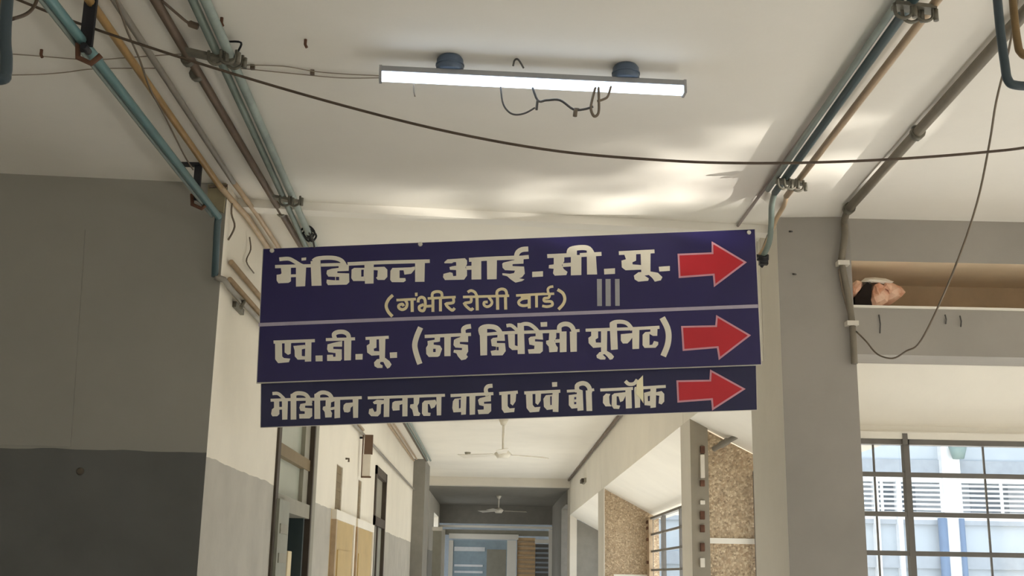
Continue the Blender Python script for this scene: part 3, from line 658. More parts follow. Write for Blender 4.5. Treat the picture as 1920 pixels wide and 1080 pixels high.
dn = [s[1], onY(1470, 385, 5.75), onY(1455, 412, 5.88), onY(1438, 455, 5.94), onY(1424, 480, 5.95)]
piped('gas_pipe', 'tan pipe, last of the three on the right, bending down', 'pipe', [('run', [s[0], s[1]], 0.015, M_TAN), ('bend', spline(dn, 5), 0.012, M_TAN)], 'pipes on the right')
# right conduit, then down the column
s = run((1905, 42), (1598, 384), H-0.03, 1.0, 5.75)
e1 = s[1]; cz = lambda px, py: onY(px, py, 5.94)
cd = piped('service_conduit', 'dusty grey conduit crossing the ceiling and running down the column', 'conduit',
      [('run', s, 0.022, M_COND), ('drop', spline([e1, cz(1583, 414), cz(1584, 440), cz(1577, 492)], 4), 0.018, M_COND),
       ('lower_drop', spline([cz(1578, 494), cz(1588, 545), cz(1598, 610), cz(1602, 682)], 4), 0.017, M_COND)])
for p_ in ((1720, 250), (1592, 391)):
    c = onZ(*p_, H-0.03); part(cd, 'saddle', MB().tube([c-[0, .02, 0], c+[0, .02, 0]], 0.03, 10), M_CLAMP)
for p_ in ((1580, 494), (1597, 607)):
    c = cz(*p_); part(cd, 'saddle', MB().box(c[0]-0.03, c[0]+0.03, c[1]-0.025, c[1]+0.03, c[2]-0.012, c[2]+0.012), M_COLUMN)
# twin wire beside it on the column
pipe('thin_wire', [cz(1573, 505), cz(1580, 545), cz(1592, 590), cz(1600, 622)], 0.006, M_WIRE, 'loose wire beside the lower column conduit', 'wire', fine=4, n=6)

# clamps over the pipe groups
def clamp(px0, px1, z, label, loops):
    a, b = onZ(*px0, z), onZ(*px1, z); c = (a+b)/2
    o = thing('pipe_clamp', c, label, 'clamp', 'pipe clamps on the ceiling')
    y0 = min(a[1], b[1]); part(o, 'bar', MB().extr([a+[0, -.025, 0], b+[0, -.025, 0], b+[0, .025, 0], a+[0, .025, 0]], (0, 0, 0.014)), M_CLAMP)
    for q in loops:
        cc = onZ(*q, z-0.02); part(o, 'clip', MB().tube(spline([cc+[-.028, 0, .03], cc+[-.025, 0, -.008], cc+[0, 0, -.022], cc+[.025, 0, -.008], cc+[.028, 0, .03]], 4), 0.006, 6), M_CLAMP)
        part(o, 'bolt', MB().cyl(cc+[.036, 0, .02], (0, 0, -1), 0.009, 0.009, 0.04, 8), M_CLAMP)
    return o
clamp((350, 100), (448, 122), H-0.075, 'iron clamp bar across the brown and green ceiling pipes', ((405, 110), (428, 108), (440, 118)))
clamp((512, 372), (562, 382), H-0.075, 'second iron clamp bar on the brown and green pipes, near the sign', ((535, 378), (552, 378)))
clamp((1676, 14), (1752, 22), H-0.072, 'clamp bar across the three right pipes, far from the sign', ((1694, 22), (1708, 30), (1734, 28)))
clamp((1456, 342), (1506, 346), H-0.072, 'clamp bar across the three right pipes where they bend down', ((1470, 346), (1482, 346), (1496, 350)))
pipe('tie_wire', [onZ(430, 78, H-.01), onZ(452, 80, H-.03), onZ(446, 97, H-.05), onZ(436, 112, H-.06)], 0.004, M_STRAP, 'bent tie wire at the first ceiling clamp', 'wire', fine=4, n=6)
pipe('thin_wire', [onZ(302, 0, H-.02), onZ(330, 24, H-.03), onZ(352, 42, H-.04), onZ(372, 50, H-.05)], [0.005]*13+[0.012]*6, M_BROWN, 'short brown wire reaching from the conduit to the green pipes', 'wire', fine=6, n=6)

# strap hangers for the teal pipes
def strap(pxt, pxb, y, label, wdt, hook):
    a, b = onY(*pxt, y), onY(*pxb, y)
    o = thing('strap_hanger', (a[0], y, H), label, 'bracket', 'strap hangers for the left pipes')
    part(o, 'strap', MB().box(a[0]-wdt, a[0]+wdt*0.35, y-0.004, y+0.004, b[2], H), M_STRAP)
    part(o, 'rod', MB().box(a[0]+wdt*0.45, a[0]+wdt, y-0.012, y+0.004, b[2]+0.02, H), M_STRAP)
    part(o, 'saddle', MB().tube([(b[0]-0.05, y, b[2]+0.03), (b[0]-0.045, y, b[2]-0.02), (b[0], y, b[2]-0.04), (b[0]+0.03, y, b[2]-0.01)], 0.010, 8), M_RUST)
    part(o, 'bolt', MB().cyl((b[0]-0.02, y-0.03, b[2]+0.01), (0, 1, 0), 0.012, 0.012, 0.05, 8), M_STRAP)
    part(o, 'foot', MB().box(a[0]-(0.08 if hook else 0.04), a[0]+wdt, y-0.02, y+0.02, H-0.012, H), M_STRAP)
strap((171, 0), (173, 98), 3.6, 'black iron strap hanger where the black cable is tied', 0.022, False)
strap((377, 258), (379, 376), 5.35, 'black iron strap hanger next to the grey wall', 0.018, True)

# bent pipes hanging at both edges of the view
def ubend(pts, y, r, m, label, grp):
    P_ = [onY(*p_, y) for p_ in pts]
    P_[0] = np.array([P_[0][0], y, H])
    o = tag(MB().tube(spline(P_, 6), r, 12).build('bent_pipe', m), label, 'pipe', grp)
ubend([(1866, -60), (1872, 20), (1884, 120), (1890, 150), (1906, 160), (1960, 162), (2080, 165)], 2.82, 0.0118, M_SLATE, 'dark teal bent pipe with a squared lower corner, hanging', 'bent pipes hanging from the ceiling')
ubend([(1896, -60), (1900, 10), (1908, 80), (1914, 98), (1930, 106), (1990, 108), (2080, 110)], 2.86, 0.0104, M_OCHRED, 'ochre bent pipe inside the dark teal bend', 'bent pipes hanging from the ceiling')
ubend([(12, -60), (12, 20), (12, 110), (10, 138), (2, 148), (-60, 150), (-160, 152)], 2.75, 0.0152, M_SLATE, 'dark teal bent pipe with a rounded lower corner, near the cable end', 'bent pipes hanging from the ceiling')
ubend([(-4, -60), (-3, 20), (-4, 66), (-10, 84), (-60, 88), (-160, 90)], 2.8, 0.0115, M_OCHRED, 'ochre bent pipe beside the rounded teal bend', 'bent pipes hanging from the ceiling')

# cables and wires
yc_ = 3.62
cb = [(-60, -40), (30, -2), (165, 50), (400, 127), (640, 197), (850, 249), (1050, 284), (1250, 301), (1400, 306), (1550, 304), (1700, 297), (1850, 285), (1960, 271), (2300, 215)]
pipe('black_cable', [onY(x, y, yc_) for x, y in cb], 0.0048, M_CABLE, 'black cable sagging across the whole lobby under the tube light', 'cable', fine=6, n=8)
pipe('cable_tail', [onY(78, -30, 2.95), onY(66, 8, 2.95), onY(50, 26, 2.9), onY(22, 36, 2.77)], 0.005, M_CABLE, 'short black cable tail looping to the rounded teal bend', 'cable', fine=5, n=8)
hw = [(1912, -40), (1905, 20), (1890, 100), (1868, 190), (1855, 270), (1832, 380), (1795, 490), (1752, 590), (1722, 645), (1700, 658), (1674, 672), (1645, 664), (1624, 640), (1606, 622)]
pipe('hanging_wire', [onY(x, y, 3.35+2.58*(i/13)) for i, (x, y) in enumerate(hw)], 0.0042, M_WIRE, 'thin wire looping from the ochre bend to the column', 'wire', fine=5, n=6)
tw = [(218, 0), (240, 62), (262, 112), (282, 168), (310, 220), (345, 290), (362, 318)]
pipe('thin_wire', [onZ(x, y, 3.3) for x, y in tw], 0.004, M_WIRE, 'slack thin wire following the grey pipe on the left', 'wire', fine=4, n=6)
for pts, lab in (([(-30, 98), (60, 104), (165, 112), (240, 108), (310, 103), (352, 101)], 'faint wire along the ceiling ending at the clamp bar'),
                 ([(-30, 141), (60, 140), (120, 136), (180, 129), (300, 128)], 'faint wire crossing the ceiling behind the teal pipe'),
                 ([(450, 122), (530, 124), (590, 134), (650, 139), (714, 142)], 'thin feed wire clipped along the ceiling to the tube light'),
                 ([(450, 128), (560, 139), (640, 146), (716, 146)], 'second thin feed wire sagging to the tube light')):
    o = thing('clipped_wire', onZ(*pts[0], H-.01), lab, 'wire', 'thin wires on the ceiling')
    part(o, 'strand', MB().tube(spline([onZ(x, y, H-.008) for x, y in pts], 5), 0.0022, 6), M_WIREP)
    if 'clipped' in lab:
        for q in ((474, 122), (586, 132)):
            c = onZ(*q, H); part(o, 'clip', MB().box(c[0]-.008, c[0]+.008, c[1]-.008, c[1]+.008, H-.018, H), M_BROWN)
for px, py, lab in ((573, 74, 'rusty ceiling hook between the green pipes and the tube light'), (416, 33, 'small ceiling hook right beside the green pipes'), (78, 93, 'small ceiling hook near the rounded teal bend')):
    c = onZ(px, py, H); tag(MB().tube([(c[0], c[1], H), (c[0], c[1], H-.02), (c[0]+.006, c[1], H-.032)], 0.006, 6).build('hook', M_RUST), lab, 'hook', 'ceiling hooks')
# thin wire on the wall corner above the sign, and the drop at the corner
cwx = lambda px, py: onX(px, py, XL+0.02)
pipe('corner_wire', [onY(436, 372, 5.72), onY(434, 400, 5.72), onY(440, 425, 5.74), onY(428, 450, 5.73)], 0.005, M_WIRE, 'wire dangling from the ceiling corner beside the teal drop', 'wire', fine=4, n=6)
pipe('corner_wire', [cwx(468, 445), cwx(470, 468), cwx(462, 490), cwx(476, 512)], 0.004, M_WIRE, 'curly wire over the tan wall pipes', 'wire', fine=4, n=6)
jb = thing('pipe_stub', onX(458, 575, XL+.03), 'rusty stub and clip under the tan wall pipes', 'clip')
c = onX(455, 566, XL+.03); part(jb, 'clip', MB().tube([c, c+[.03, -.1, -.02], c+[.02, -.12, -.06]], 0.01, 8), M_CLAMP); part(jb, 'plate', MB().box(XL, XL+.02, c[1]-.1, c[1]+.1, c[2]-.05, c[2]-.02), M_CLAMP)

# ------------------------------------------------------------------ tube light
zl = H-0.088
La = onZ(713, 142, zl); Lb = onZ(1282, 169, zl); ld = (Lb-La)/np.linalg.norm(Lb-La); ln = np.array([-ld[1], ld[0], 0]); up = np.array([0, 0, 1.0])
lamp = thing('tube_light', (La+Lb)/2+[0, 0, 0.085], 'glowing white tube light on two round blocks under the ceiling', 'lamp')
def lbox(a, b, w0, w1, z0, z1):
    m_ = MB(); pts = [a+ln*w0+up*z0, a+ln*w1+up*z0, a+ln*w1+up*z1, a+ln*w0+up*z1]
    return m_.extr(pts, b-a)
part(lamp, 'housing', lbox(La, Lb, -0.024, 0.024, 0.010, 0.032), M_LEDHOUSE, 0.003)
M_LED = mat('led_diffuser', (250, 252, 255), rough=0.4, emit=((208, 230, 255), 3.2))
df = MB(); prof = [(-0.021, 0.010), (-0.022, -0.006), (-0.017, -0.016), (0, -0.020), (0.017, -0.016), (0.022, -0.006), (0.021, 0.010)]
df.extr([La+ld*0.006+ln*w_+up*z_ for w_, z_ in prof], (Lb-La)-ld*0.012)
part(lamp, 'diffuser', df, M_LED)
for e, d in ((La, 1), (Lb, -1)):
    part(lamp, 'end_cap', lbox(e-ld*0.004, e+ld*0.006, -0.025, 0.025, -0.021, 0.033), M_LEDHOUSE)
for px in (841, 1172):
    f_ = (px-713)/(1282-713); c = La+(Lb-La)*f_
    rb = part(lamp, 'round_block', MB().tube([(c[0], c[1], zl+0.03), (c[0], c[1], zl+0.04), (c[0], c[1], H-0.012), (c[0], c[1], H)], [0.046, 0.052, 0.050, 0.042], 24), M_ROUND)
    part(rb, 'rim', MB().tube([(c[0], c[1], zl+0.052), (c[0], c[1], zl+0.058)], [0.054, 0.054], 24), M_ROUND)
lw = lambda px, py: onY(px, py, float((La+Lb)[1]/2))
pipe('lamp_wire', [lw(938, 152), lw(942, 190), lw(952, 208), lw(966, 215), lw(985, 212), lw(1003, 202)], 0.0035, M_WIRED, 'looped wire hanging under the tube light', 'wire', 'wires dangling from the tube light', fine=5, n=6)
pipe('lamp_wire', [lw(995, 152), lw(1008, 188), lw(1025, 188), lw(1050, 188), lw(1075, 205), lw(1095, 205), lw(1112, 200)], 0.0045, M_WIRED, 'knotted wire hanging right of the loop under the tube light', 'wire', 'wires dangling from the tube light', fine=5, n=6)
pipe('lamp_wire', [lw(1008, 188), lw(1007, 196), lw(1006, 206)], 0.0055, M_WIRED, 'stub of wire at the knot under the tube light', 'wire', 'wires dangling from the tube light', fine=3, n=6)
pipe('lamp_wire', [lw(1086, 205), lw(1080, 205), lw(1078, 218)], [0.004]*3+[0.009]*4, M_WIRE, 'frayed wire end at the middle of the tangle', 'wire', 'wires dangling from the tube light', fine=3, n=6)
pipe('lamp_wire', [lw(1118, 158), lw(1110, 188), lw(1108, 205), lw(1114, 218), lw(1122, 212), lw(1123, 190), lw(1122, 158)], 0.0055, M_WIRE, 'coiled wire end hanging at the right of the tangle', 'wire', 'wires dangling from the tube light', fine=5, n=6)
pipe('lamp_wire', [lw(1120, 190), lw(1132, 186), lw(1140, 180), lw(1146, 160)], 0.005, M_WIRE, 'short wire reaching from the coil back to the tube light', 'wire', 'wires dangling from the tube light', fine=4, n=6)
pipe('lamp_wire', [lw(776, 142), lw(776, 168), lw(778, 181)], 0.0028, M_WIRE, 'single short wire hanging below the left round block', 'wire', 'wires dangling from the tube light', fine=3, n=6)
pipe('lamp_wire', [onZ(962, 124, H-.03), onZ(965, 113, H-.01), onZ(972, 112, H-.012), onZ(982, 128, H-.04)], 0.004, M_WIRED, 'bent wire standing above the tube light', 'wire', 'wires dangling from the tube light', fine=4, n=6)

# spot lamp added outside the verandah, standing in for a sun reflection on the ceiling
gd_ = bpy.data.lights.new('glint_spot', 'SPOT'); gl = bpy.data.objects.new('glint_spot', gd_); COL.objects.link(gl)
tgt = onZ(1370, 318, H); gl.location = (9.5, 1.2, 0.35)
gl.rotation_euler = (Vector(tgt)-gl.location).to_track_quat('-Z', 'Y').to_euler()
gd_.energy = 5500; gd_.spot_size = math.radians(7.5); gd_.spot_blend = 0.8; gd_.shadow_soft_size = 0.03; gd_.color = (1.0, 0.95, 0.85)

gd_.use_nodes = True; gnt = gd_.node_tree; gem = gnt.nodes['Emission']
gtc = gnt.nodes.new('ShaderNodeTexCoord'); gmp = gnt.nodes.new('ShaderNodeMapping'); gmp.inputs['Scale'].default_value = (16, 60, 16)
gno = gnt.nodes.new('ShaderNodeTexNoise'); gno.inputs['Scale'].default_value = 1.0; gno.inputs['Detail'].default_value = 2
grp = gnt.nodes.new('ShaderNodeMapRange'); grp.inputs[1].default_value = 0.42; grp.inputs[2].default_value = 0.7; grp.inputs[3].default_value = 0.1; grp.inputs[4].default_value = 1.6
gnt.links.new(gtc.outputs['Normal'], gmp.inputs[0]); gnt.links.new(gmp.outputs[0], gno.inputs['Vector']); gnt.links.new(gno.outputs['Fac'], grp.inputs[0]); gnt.links.new(grp.outputs[0], gem.inputs['Strength'])

# ------------------------------------------------------------------ hanging direction sign
A0 = np.array([-1.25, 5.66, 0]); A1 = np.array([1.40, 5.80, 0])
sd = (A1-A0)/np.linalg.norm(A1-A0); sn = np.array([sd[1], -sd[0], 0])     # towards the camera
def sp(px, py, off=0.0):
    r = ray(px, py); o = A0 + sn*off; t_ = np.dot(o-EYE, sn)/np.dot(r, sn); return EYE+r*t_
class Ink:
    """flat lettering cut from sheet, traced on the board: strokes and filled shapes with a hair of thickness"""
    def __init__(s, base, ox, oy, k): s.mb = MB(); s.base = base; s.o = (ox, oy, k); s.n = 0
    def at(s, ox, oy, k): s.o = (ox, oy, k); return s
    def _poly(s, q, mi, lift):
        s.n += 1; th = 0.0012+0.00003*s.n+lift
        q2 = [(s.o[0]+x/s.o[2], s.o[1]+y/s.o[2]) for x, y in q]
        back = [sp(x, y, s.base) for x, y in q2]; s.mb.extr(back, sn*th, mi)
    def p(s, *q, mi=0, lift=0.0): s._poly(q, mi, lift); return s
    def h(s, *q): s._poly(q, 1, 0.0016); return s
    def s(s, wd, *q):
        pts = [np.array(a_, float) for a_ in q]; L_ = []; R_ = []
        if len(pts) > 2: pts = spline(pts, 4)
        for i in range(len(pts)):
            a_ = pts[i]-pts[i-1] if i else pts[1]-pts[0]; b2 = pts[i+1]-pts[i] if i < len(pts)-1 else a_
            a_ = a_/np.linalg.norm(a_); b2 = b2/np.linalg.norm(b2); t_ = a_+b2; t_ /= np.linalg.norm(t_)
            n_ = np.array([-t_[1], t_[0]]); k_ = wd/2/max(0.5, abs(np.dot(t_, a_))); L_.append(pts[i]+n_*k_); R_.append(pts[i]-n_*k_)
        for i in range(len(pts)-1): s._poly([L_[i], L_[i+1], R_[i+1], R_[i]], 0, 0.0)
        return s
    def done(s, parent, label, m=None, m2=None):
        o = s.mb.build('lettering', [m or M_LETTER, m2 or M_NAVY], parent); o['label'] = label; return o

def board(name, quad, base, label, navy, rim):
    q = [sp(*c, base) for c in quad]; cen = (q[2]+q[3])/2
    t_ = thing(name, cen, label, 'sign', 'hanging sign boards')
    ctr = sum(q)/4
    core = [ctr+(c-ctr)*np.array([1+rim/1.2, 1, 1+rim/0.5]) for c in q]
    part(t_, 'backing', MB().extr([c-sn*0.003 for c in core], -sn*0.022), M_SIGNCORE)
    part(t_, 'face_sheet', MB().extr(q, -sn*0.003), navy)
    return t_
BF = 0.0
sg = board('direction_sign', [(494, 467), (1415, 430), (1427, 683), (482, 717)], BF, 'large navy hanging sign, two lines of Hindi with red arrows', M_NAVY, 0.004)
sg2 = board('direction_sign', [(490, 708), (1417, 676), (1419, 768), (489, 801)], BF-0.03, 'narrow navy sign strip under the large board, one Hindi line, torn letter', M_NAVY2, 0.003)
B = BF+0.0002; B2 = BF-0.0298
ik = Ink(B, 0, 0, 1); ik.s(6.5, (485, 609), (760, 598), (1000, 590), (1421, 574)); o = ik.done(sg, 'thin lilac dividing line', M_LINE); o.name = 'divider'
# fixing screws and hanging wires
for q in ((510, 470), (788, 458), (1404, 436)):
    c = sp(*q, BF); part(sg, 'screw', MB().cyl(c, sn, 0.012, 0.010, 0.008, 10), M_SIGNCORE)
for pts in ((sp(590, 466, -0.012), sp(586, 448, -0.012), onZ(579, 436, H-0.03)), (sp(1416, 486, -0.012), onY(1424, 478, 5.95), onY(1440, 440, 5.95))):
    part(sg, 'hanging_wire', MB().tube(spline(pts, 4), 0.005, 6), M_WIRED)
kn = thing('wire_knot', onZ(578, 436, H-.03), 'knot of tie wire on the green pipe above the sign corner', 'wire')
for k in range(4):
    c = onZ(578+3*k-4, 436+2*(k % 2)*3, H-.05); part(kn, 'turn', MB().tube(spline([c+[-.03, 0, .01], c+[0, -.02, .03], c+[.03, 0, 0], c+[0.005, .01, -.03], c+[-.02, .0, .0]], 4), 0.006, 6), M_STRAP)
kn = thing('wire_knot', onY(1426, 484, 5.93), 'dark knot of wire at the pipe ends beside the sign', 'wire')
for k in range(3):
    c = onY(1428, 486+3*k, 5.93); part(kn, 'turn', MB().tube(spline([c+[-.03, 0, .02], c+[.01, -.03, .0], c+[.03, 0, .02], c+[0, .02, -.02]], 4), 0.009, 6), M_STRAP)
part(kn, 'tag', MB().box(*(lambda c: (c[0]-.02, c[0]+.025, c[1]-.02, c[1]+.01, c[2]-.02, c[2]+.015))(onY(1430, 490, 5.93))), M_STRAP)

# line 1
k = Ink(B, 505, 455, 12)
k.s(72,(130,540),(560,528),(980,520)).p((260,560),(485,555),(485,870),(430,905),(205,915),(165,850),(165,725),(250,712),(275,690))
k.s(62,(470,748),(620,742)).p((600,530),(830,520),(805,980),(600,990)).s(85,(225,375),(430,362),(560,420),(700,505),(790,540))
k.p((725,345),(830,335),(825,395),(725,405)).p((930,420),(1150,395),(1175,968),(952,972)).s(92,(985,420),(1080,362),(1300,340),(1500,355),(1640,420),(1725,560))
k.s(70,(1160,505),(1700,490)).p((1560,520),(1790,500),(1785,635),(1530,645),(1530,685),(1795,695),(1800,890),(1740,945),(1320,955),(1285,900),(1295,835),(1480,850),(1480,770),(1330,765),(1285,700),(1300,625),(1400,590),(1560,570))
k.h((1500,775),(1570,775),(1570,850),(1500,850))
k.at(655, 455, 12).s(78,(-40,482),(800,445),(1810,418)).p((340,470),(550,460),(545,920),(350,925)).p((50,610),(110,570),(345,570),(345,865),(90,865),(45,800)).h((270,615),(325,612),(322,765),(270,770))
k.p((545,555),(790,545),(855,610),(855,770),(790,840),(640,840),(600,790),(630,770),(640,625),(545,615))
k.p((925,640),(970,572),(1380,558),(1475,540),(1475,600),(1390,700),(1240,720),(1220,622),(1130,622),(1130,800),(1260,800),(1270,855),(1220,890),(960,890),(920,840)).p((1480,425),(1700,418),(1690,880),(1480,882))
k.done(sg, 'first word of the top line, bold cream letters')
k = Ink(B, 825, 455, 10.667)
k.p((85,390),(150,335),(500,312),(540,360),(540,430),(505,495),(540,560),(540,660),(480,740),(100,748),(60,690),(70,625),(200,592),(250,605),(265,672),(325,665),(322,548),(200,542),(190,490),(250,472),(325,462),(322,388),(270,390),(240,412),(90,412))
k.s(78,(520,508),(650,500)).p((630,320),(825,312),(825,735),(630,738)).s(78,(580,345),(950,322),(1500,300)).p((938,330),(1138,325),(1132,730),(942,735))
k.s(100,(1765,128),(1640,140),(1560,190),(1530,270),(1540,350)).s(75,(1560,305),(1775,285)).p((1270,400),(1480,350),(1670,330),(1668,420),(1450,430),(1450,470),(1680,480),(1695,620),(1640,690),(1580,715),(1690,735),(1640,770),(1510,800),(1420,740),(1340,670),(1250,650),(1245,612),(1400,625),(1480,610),(1500,560),(1300,550),(1250,500),(1245,420))
k.at(1000, 455, 7.111).p((-15,390),(128,382),(128,452),(-15,460)).done(sg, 'second word of the top line with its dot')
k = Ink(B, 1000, 455, 7.111)
k.s(52,(185,180),(500,166)).s(52,(620,166),(908,150)).p((272,180),(412,175),(412,250),(380,300),(405,352),(455,390),(440,432),(285,440),(262,410),(272,348),(205,342),(208,300),(272,290)).s(50,(390,300),(510,292)).p((500,165),(640,165),(640,432),(500,436))
k.s(68,(475,150),(500,90),(640,66),(740,84),(795,170)).p((460,110),(580,90),(580,180),(475,180)).p((712,110),(800,130),(832,150),(850,424),(716,426)).p((942,350),(1088,342),(1088,416),(945,424)).done(sg, 'third word of the top line with its dot')
k = Ink(B, 1000, 455, 7.111)
k.s(50,(1140,140),(1615,116)).p((1210,150),(1370,150),(1370,240),(1320,262),(1322,290),(1440,300),(1440,360),(1230,368),(1180,330),(1175,240),(1235,222)).p((1430,130),(1562,128),(1560,410),(1440,410)).p((1340,440),(1400,395),(1560,385),(1660,402),(1720,460),(1700,502),(1620,520),(1585,470),(1540,430),(1480,440),(1540,478),(1530,508),(1400,520),(1350,490)).p((1672,322),(1820,312),(1820,376),(1680,385)).done(sg, 'fourth word of the top line with its dot')
k = Ink(B, 1000, 455, 7.111)
k.p((848,485),(912,485),(914,845),(852,845)).p((962,485),(1030,485),(1032,845),(964,845)).p((1088,485),(1148,485),(1152,843),(1092,843)).done(sg, 'three grey upright strokes', M_GREYINK)
# bracketed second line
k = Ink(B, 710, 530, 10.667)
k.s(62,(285,250),(195,340),(150,460),(190,580),(275,675)).s(50,(355,350),(745,330)).s(56,(530,345),(568,420),(545,505),(470,540),(405,505),(405,455),(470,430),(500,470)).s(62,(668,340),(672,585)).p((725,205),(778,200),(778,268),(728,272))
k.s(56,(790,395),(800,325),(860,292),(920,330),(932,450),(900,558),(825,548),(815,480),(900,440)).s(50,(920,478),(1085,465)).s(58,(1085,300),(1085,585)).s(48,(980,318),(1540,290)).s(55,(1072,320),(1078,215),(1165,180),(1255,205),(1268,310)).s(58,(1235,300),(1235,575))
k.s(55,(1490,300),(1490,400),(1345,432),(1462,552),(1520,510)).done(sg, 'opening bracket and first word of the small yellow-cream line', M_LETTERY)
k = Ink(B, 890, 530, 10.667)
k.s(50,(-235,288),(690,262)).s(55,(-72,290),(-78,385),(-205,420),(-85,540),(-30,508)).s(62,(45,280),(52,555)).s(54,(-140,192),(-75,160),(5,195),(50,285)).s(52,(280,290),(345,380),(322,450),(250,482),(190,450),(192,395),(260,388)).s(62,(455,270),(460,542)).s(55,(448,290),(450,175),(540,128),(622,162),(645,275)).s(60,(615,260),(620,540)).done(sg, 'second word of the small yellow-cream line', M_LETTERY)
k = Ink(B, 890, 530, 10.667)
k.s(50,(828,258),(1400,225)).s(55,(1100,305),(960,322),(882,380),(900,440),(985,462),(1100,440)).p((920,270),(1080,260),(1080,330),(930,340)).s(60,(1090,250),(1092,515)).s(55,(1235,240),(1237,497)).s(48,(1485,240),(1462,140),(1500,92),(1572,76)).s(46,(1380,230),(1590,222)).s(52,(1500,235),(1480,300),(1390,318),(1400,372),(1530,380),(1552,450),(1450,482),(1350,466))
k.s(60,(1655,140),(1760,210),(1802,320),(1770,430),(1675,535)).done(sg, 'last word and closing bracket of the small yellow-cream line', M_LETTERY)
# line 2
k = Ink(B, 505, 610, 12)
k.s(70,(95,378),(1025,345)).p((130,370),(285,365),(290,700),(330,738),(470,750),(440,830),(200,852),(132,765)).p((345,380),(490,370),(480,640),(420,665),(345,610)).p((540,465),(800,440),(820,520),(730,540),(730,690),(820,700),(820,770),(640,772),(575,700),(568,560)).p((810,360),(948,355),(942,812),(800,818)).p((1040,682),(1198,678),(1198,808),(1042,812))
k.p((1310,430),(1440,395),(1640,350),(1636,480),(1440,480),(1440,535),(1630,540),(1632,760),(1600,800),(1300,802),(1300,665),(1430,660),(1440,712),(1490,705),(1490,625),(1330,605),(1300,540))
k.at(630, 600, 10.8).s(60,(-205,398),(385,382)).p((165,380),(312,375),(302,815),(165,820)).s(88,(-20,380),(-40,290),(40,245),(160,245),(245,300),(262,400)).p((395,692),(540,688),(536,802),(395,804)).done(sg, 'first abbreviation letters of the second line with dots')
k = Ink(B, 630, 600, 10.8)
k.s(60,(598,375),(1068,350)).p((680,390),(820,385),(820,560),(765,580),(770,630),(880,635),(880,712),(720,722),(632,660),(622,520),(680,480)).p((870,380),(1000,375),(990,800),(880,800)).p((770,860),(830,795),(1000,770),(1080,830),(1125,900),(1090,960),(1040,985),(1000,930),(960,850),(900,850),(890,890),(945,920),(940,970),(840,972),(780,935)).p((1088,660),(1236,652),(1236,765),(1095,772)).done(sg, 'third abbreviation letter of the second line with dot')
k = Ink(B, 765, 595, 10.8)
k.s(108,(255,205),(180,380),(137,560),(170,740),(240,945)).s(66,(338,388),(900,362),(1275,345)).p((395,480),(540,455),(540,380),(655,375),(645,490),(600,500),(520,508),(520,555),(650,572),(690,640),(640,780),(600,800),(420,802),(370,740),(365,620),(400,560)).h((510,640),(560,640),(560,705),(510,705)).p((735,380),(868,375),(862,785),(735,788))
k.s(92,(1275,182),(1180,198),(1120,250),(1135,370)).p((980,430),(1060,400),(1060,360),(1215,350),(1218,500),(1050,498),(1050,540),(1212,560),(1218,690),(1180,760),(1212,800),(1170,850),(1080,870),(1010,790),(980,730),(918,710),(930,660),(1090,665),(1095,622),(960,612),(920,560),(930,460)).done(sg, 'opening bracket and bracketed first word of the second line')
k = Ink(B, 890, 590, 9.366)
k.s(55,(210,345),(500,322),(900,308),(1300,296),(1500,290)).s(50,(1700,288),(1842,278)).s(84,(125,350),(108,255),(200,212),(350,222),(430,285),(475,400)).p((88,260),(218,255),(218,712),(100,718)).p((400,340),(520,330),(532,460),(390,460),(390,500),(532,502),(545,640),(490,715),(300,718),(280,640),(375,620),(375,562),(300,552),(285,440),(320,410),(400,400)).h((385,570),(420,570),(420,628),(385,628))
k.s(60,(558,195),(640,190),(720,250),(785,325)).p((580,350),(705,345),(705,540),(770,560),(770,620),(660,622),(600,570)).p((750,150),(862,148),(880,690),(755,692)).s(66,(785,200),(860,166),(960,172),(1050,232),(1130,320)).p((1070,330),(1190,310),(1200,440),(1058,430),(1058,472),(1196,480),(1196,640),(1150,682),(950,686),(935,612),(1045,605),(1050,545),(960,525),(945,420),(980,390),(1070,380)).p((1155,136),(1272,130),(1272,210),(1160,215))
k.p((1310,320),(1432,320),(1432,400),(1400,460),(1430,540),(1460,580),(1450,652),(1310,662),(1300,560),(1255,510),(1255,460),(1300,450)).s(60,(1410,465),(1520,460)).p((1490,300),(1612,296),(1612,655),(1495,662)).s(80,(1488,320),(1490,210),(1570,166),(1660,178),(1722,240),(1745,340)).p((1668,300),(1792,300),(1792,650),(1680,656)).done(sg, 'long middle word of the second line')
k = Ink(B, 1090, 585, 10.283)
k.s(60,(82,352),(560,335),(1000,322),(1505,295)).p((190,380),(322,375),(322,500),(272,530),(280,590),(380,592),(380,680),(230,692),(140,600),(135,500),(190,460)).p((380,350),(498,345),(492,770),(380,770)).p((290,838),(350,775),(500,755),(580,802),(630,862),(600,910),(550,922),(500,860),(450,812),(410,822),(470,880),(460,916),(370,918),(300,885))
k.p((545,225),(682,205),(702,720),(570,732)).s(75,(565,240),(650,195),(800,192),(900,235),(985,345)).p((980,330),(1118,325),(1112,710),(985,716)).p((760,430),(985,408),(985,490),(935,560),(890,606),(800,608),(760,550)).p((1330,330),(1467,310),(1462,460),(1380,460),(1312,420),(1312,640),(1368,632),(1400,560),(1482,580),(1480,632),(1430,690),(1220,692),(1180,640),(1180,440),(1230,390),(1330,380))
k.s(112,(1558,110),(1650,290),(1682,450),(1660,640),(1578,852)).done(sg, 'last word and closing bracket of the second line')
